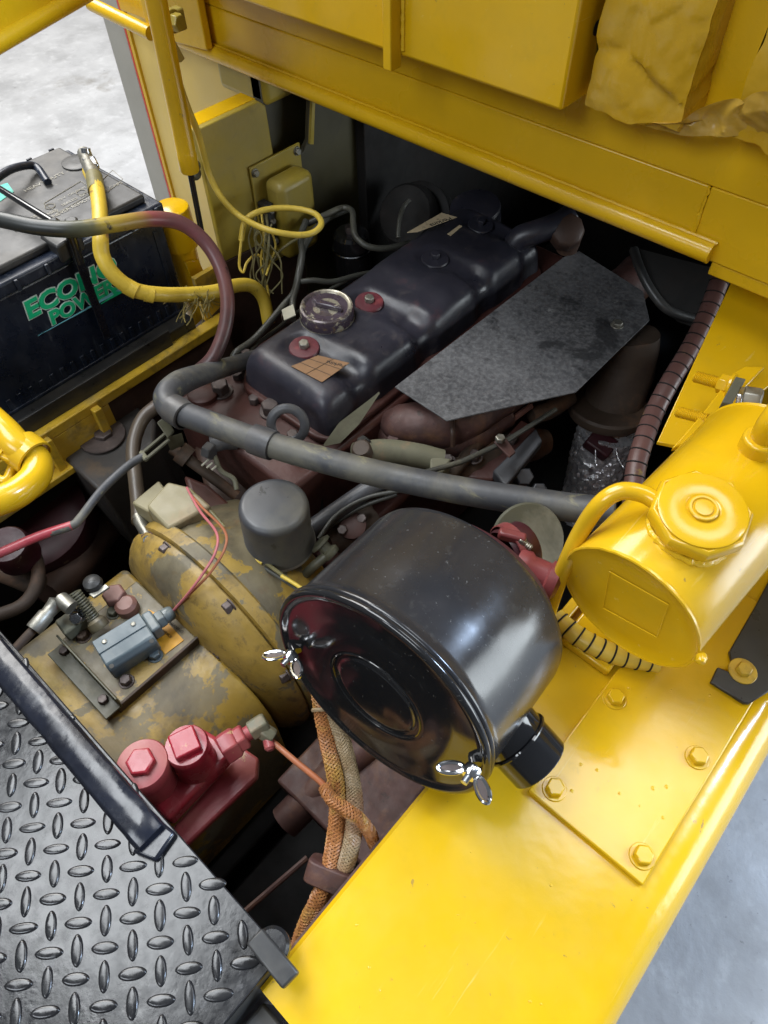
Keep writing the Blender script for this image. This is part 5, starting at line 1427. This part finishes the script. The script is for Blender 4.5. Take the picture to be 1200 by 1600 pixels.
# bits right of the oil filter and under the long hose
sv = thing('engine_bracket', 'dark steel brackets and pipe between oil filter and manifold', 'bracket', WZ(560, 780, .65))
MB().prism(PZ([(480, 730, .76), (496, 735, .76), (505, 800, .68), (492, 800, .68)]), (.004, 0, -.004)).build('strut_plate', 'steel_black', sv, .001)
lump('cross_pipe', PZ([(480, 830, .72), (530, 795, .74), (575, 765, .76), (620, 740, .77)]), .014, 'hose_cuff', sv)
lump('pale_pipe', PZ([(555, 712, .80), (600, 706, .79), (650, 712, .78), (690, 722, .77)]), .020, 'grey_green', sv)
MB().prism(PZ([(672, 712, .79), (706, 716, .79), (690, 742, .79), (672, 738, .79)]), (0, 0, -.03)).build('pipe_end_block', 'grey_green', sv, .003)
MB().lathe([(0, 0), (.015, 0), (.015, .02), (.012, .024), (0, .024)], WZ(568, 710, .81), V(.1, -.3, 1), 24).build('plug', 'exhaust_brown', sv)
hexprof(MB(), WZ(565, 690, .81), V(.9, -.2, .4), .018, .014).build('hex_nut', 'steel_black', sv, .001)
MB().prism(PZ([(770, 735, .74), (838, 668, .76), (848, 688, .76), (790, 760, .74)]), (0, 0, -.02)).build('slanted_bar', 'hose_cuff', sv, .003)
MB().prism(PZ([(730, 745, .72), (815, 655, .74), (838, 668, .74), (770, 750, .72)]), (0, 0, -.03)).build('red_bar', 'red_brown', sv, .003)
lump('stay_rod', PZ([(690, 760, .74), (740, 700, .74), (790, 640, .74)]), .011, 'exhaust_brown', sv)
lump('lower_arm', PZ([(830, 650, .72), (860, 640, .72), (890, 620, .72)]), .016, 'exhaust_brown', sv)
for q in [(818, 745, .72), (840, 768, .70), (812, 770, .70)]:
    hexprof(MB(), WZ(*q), V(.4, -.5, .8), .026, .018).build('hex_nut', 'hose_cuff' if q[0] != 812 else 'rust_maroon', sv, .001)
dz = thing('banjo_fitting', 'small brass-green fitting on a pipe between oil filter and air cleaner', 'fitting', WZ(510, 870, .76))
MB().lathe([(0, 0), (.012, 0), (.014, .003), (.014, .008), (.009, .012), (.009, .02), (.016, .022), (.016, .026), (.006, .03), (0, .03)], WZ(520, 868, .77), V(-.8, -.1, .5), 24).build('fitting', 'olive_bracket', dz)
lump('pipe', PZ([(510, 868, .775), (490, 885, .76), (470, 905, .73)]), .007, 'olive_bracket', dz)

# ---------------------------------------------------------------- small clutter of the engine bay
fp = [([(392, 812, .74), (420, 842, .70), (470, 850, .69), (520, 820, .72), (565, 792, .745), (620, 772, .76)], 'lower'),
      ([(498, 842, .73), (525, 806, .745), (572, 778, .76), (640, 764, .77)], 'upper')]
for pts, w_ in fp:
    wire('fuel_pipe', pts, .0036, 'wire_dark', w_ + ' thin steel fuel pipe under the long black hose', 'pipe', group='fuel pipes beside the engine block')
ac2 = thing('lift_pump', 'small rusty brown lift pump casting beside the oil filter', 'pump', WZ(545, 830, .66))
lumpy('casting', PZ([(520, 850, .68), (550, 830, .69), (590, 806, .70)]), [.018, .030, .020], 'exhaust_brown', ac2, .004, 40)
for q in [(536, 830, .72), (566, 812, .725)]:
    hexprof(MB(), WZ(*q), V(.1, -.3, 1), .015, .009).build('hex_nut', 'dark_bolt', ac2, .0008)
MB().lathe([(0, 0), (.020, 0), (.022, .003), (.022, .010), (.015, .014), (0, .015)], WZ(552, 824, .715), V(.1, -.3, 1), 28).build('pump_cover', 'rust_maroon', ac2)
tl = thing('throttle_linkage', 'thin throttle rod and lever below the heat shield', 'linkage', WZ(780, 700, .74))
MB().tube(PZ([(640, 745, .80), (720, 722, .80), (790, 690, .79), (868, 640, .78)]), .0042, 10).build('rod', 'wire_dark', tl)
MB().prism(PZ([(772, 690, .80), (786, 678, .80), (806, 706, .79), (796, 714, .79)]), (0, 0, -.004)).build('lever', 'rust_maroon', tl, .001)
hexprof(MB(), WZ(781, 688, .803), (0, 0, 1), .014, .008).build('pivot_nut', 'zinc_dull', tl, .0008)
sc_ = thing('side_casting', 'rusty ribbed casting low beside the manifold', 'casting', WZ(720, 730, .66))
lumpy('casting', PZ([(660, 742, .70), (720, 735, .70), (780, 712, .70), (850, 690, .68)]), [.022, .032, .034, .024], 'exhaust_brown', sc_, .005, 34)
for q in [(700, 722, .735), (742, 715, .738), (800, 690, .73)]:
    bolt(sc_, WZ(*q), V(0, -.3, 1), .018, .011, 'dark_bolt', .013, .002)
# earth strap and clips on the cylinder head
es = thing('breather_bracket', 'small bent steel bracket clipping the black hose to the cylinder head', 'bracket', WZ(470, 690, .82))
MB().prism(PZ([(456, 700, .86), (470, 690, .86), (486, 704, .84), (474, 716, .84)]), (0, 0, -.004)).build('strap', 'zinc_dull', es, .001)
bolt(es, WZ(470, 702, .853), V(.1, -.2, 1), .014, .008, 'dark_bolt', .010)
# push-on injector leak pipe along the head, with unions
lkp = thing('leak_off_pipe', 'thin dark pipe along the cylinder head left of the rocker cover', 'pipe', WZ(400, 560, .78))
MB().tube(spline(PZ([(372, 592, .785), (392, 548, .79), (440, 508, .79), (500, 462, .79), (560, 428, .79)]), 8), .0034, 8).build('pipe', 'wire_dark', lkp)
for q in [(386, 560, .785), (448, 502, .785)]:
    hexprof(MB(), WZ(*q), (0, 0, 1), .016, .016).build('union', 'dark_bolt', lkp, .0008)
for k, q in enumerate([(372, 590), (398, 628), (458, 684), (486, 676)]):
    hexprof(MB(), WZ(*q, .7805), (0, 0, 1), .017, .012).build('head_bolt', 'dark_bolt', en, .001)
# drips and nibs of paint on the fender and access cover
for k in range(14):
    x_, y_ = random.uniform(-.02, .095), random.uniform(.25, .50)
    r_ = random.uniform(.0010, .0024)
    MB().lathe([(r_, 0), (r_ * .8, r_ * .22), (r_ * .4, r_ * .34), (0, r_ * .38)], V(x_, y_, .8574), (0, 0, 1), 10).build('paint_nib', 'yellow', fd)
for k in range(12):
    x_, y_ = random.uniform(-.10, .09), random.uniform(-.03, .23)
    r_ = random.uniform(.0008, .0018)
    MB().lathe([(r_, 0), (r_ * .8, r_ * .22), (r_ * .4, r_ * .34), (0, r_ * .38)], V(x_, y_, .8499), (0, 0, 1), 10).build('paint_nib', 'yellow', fd)
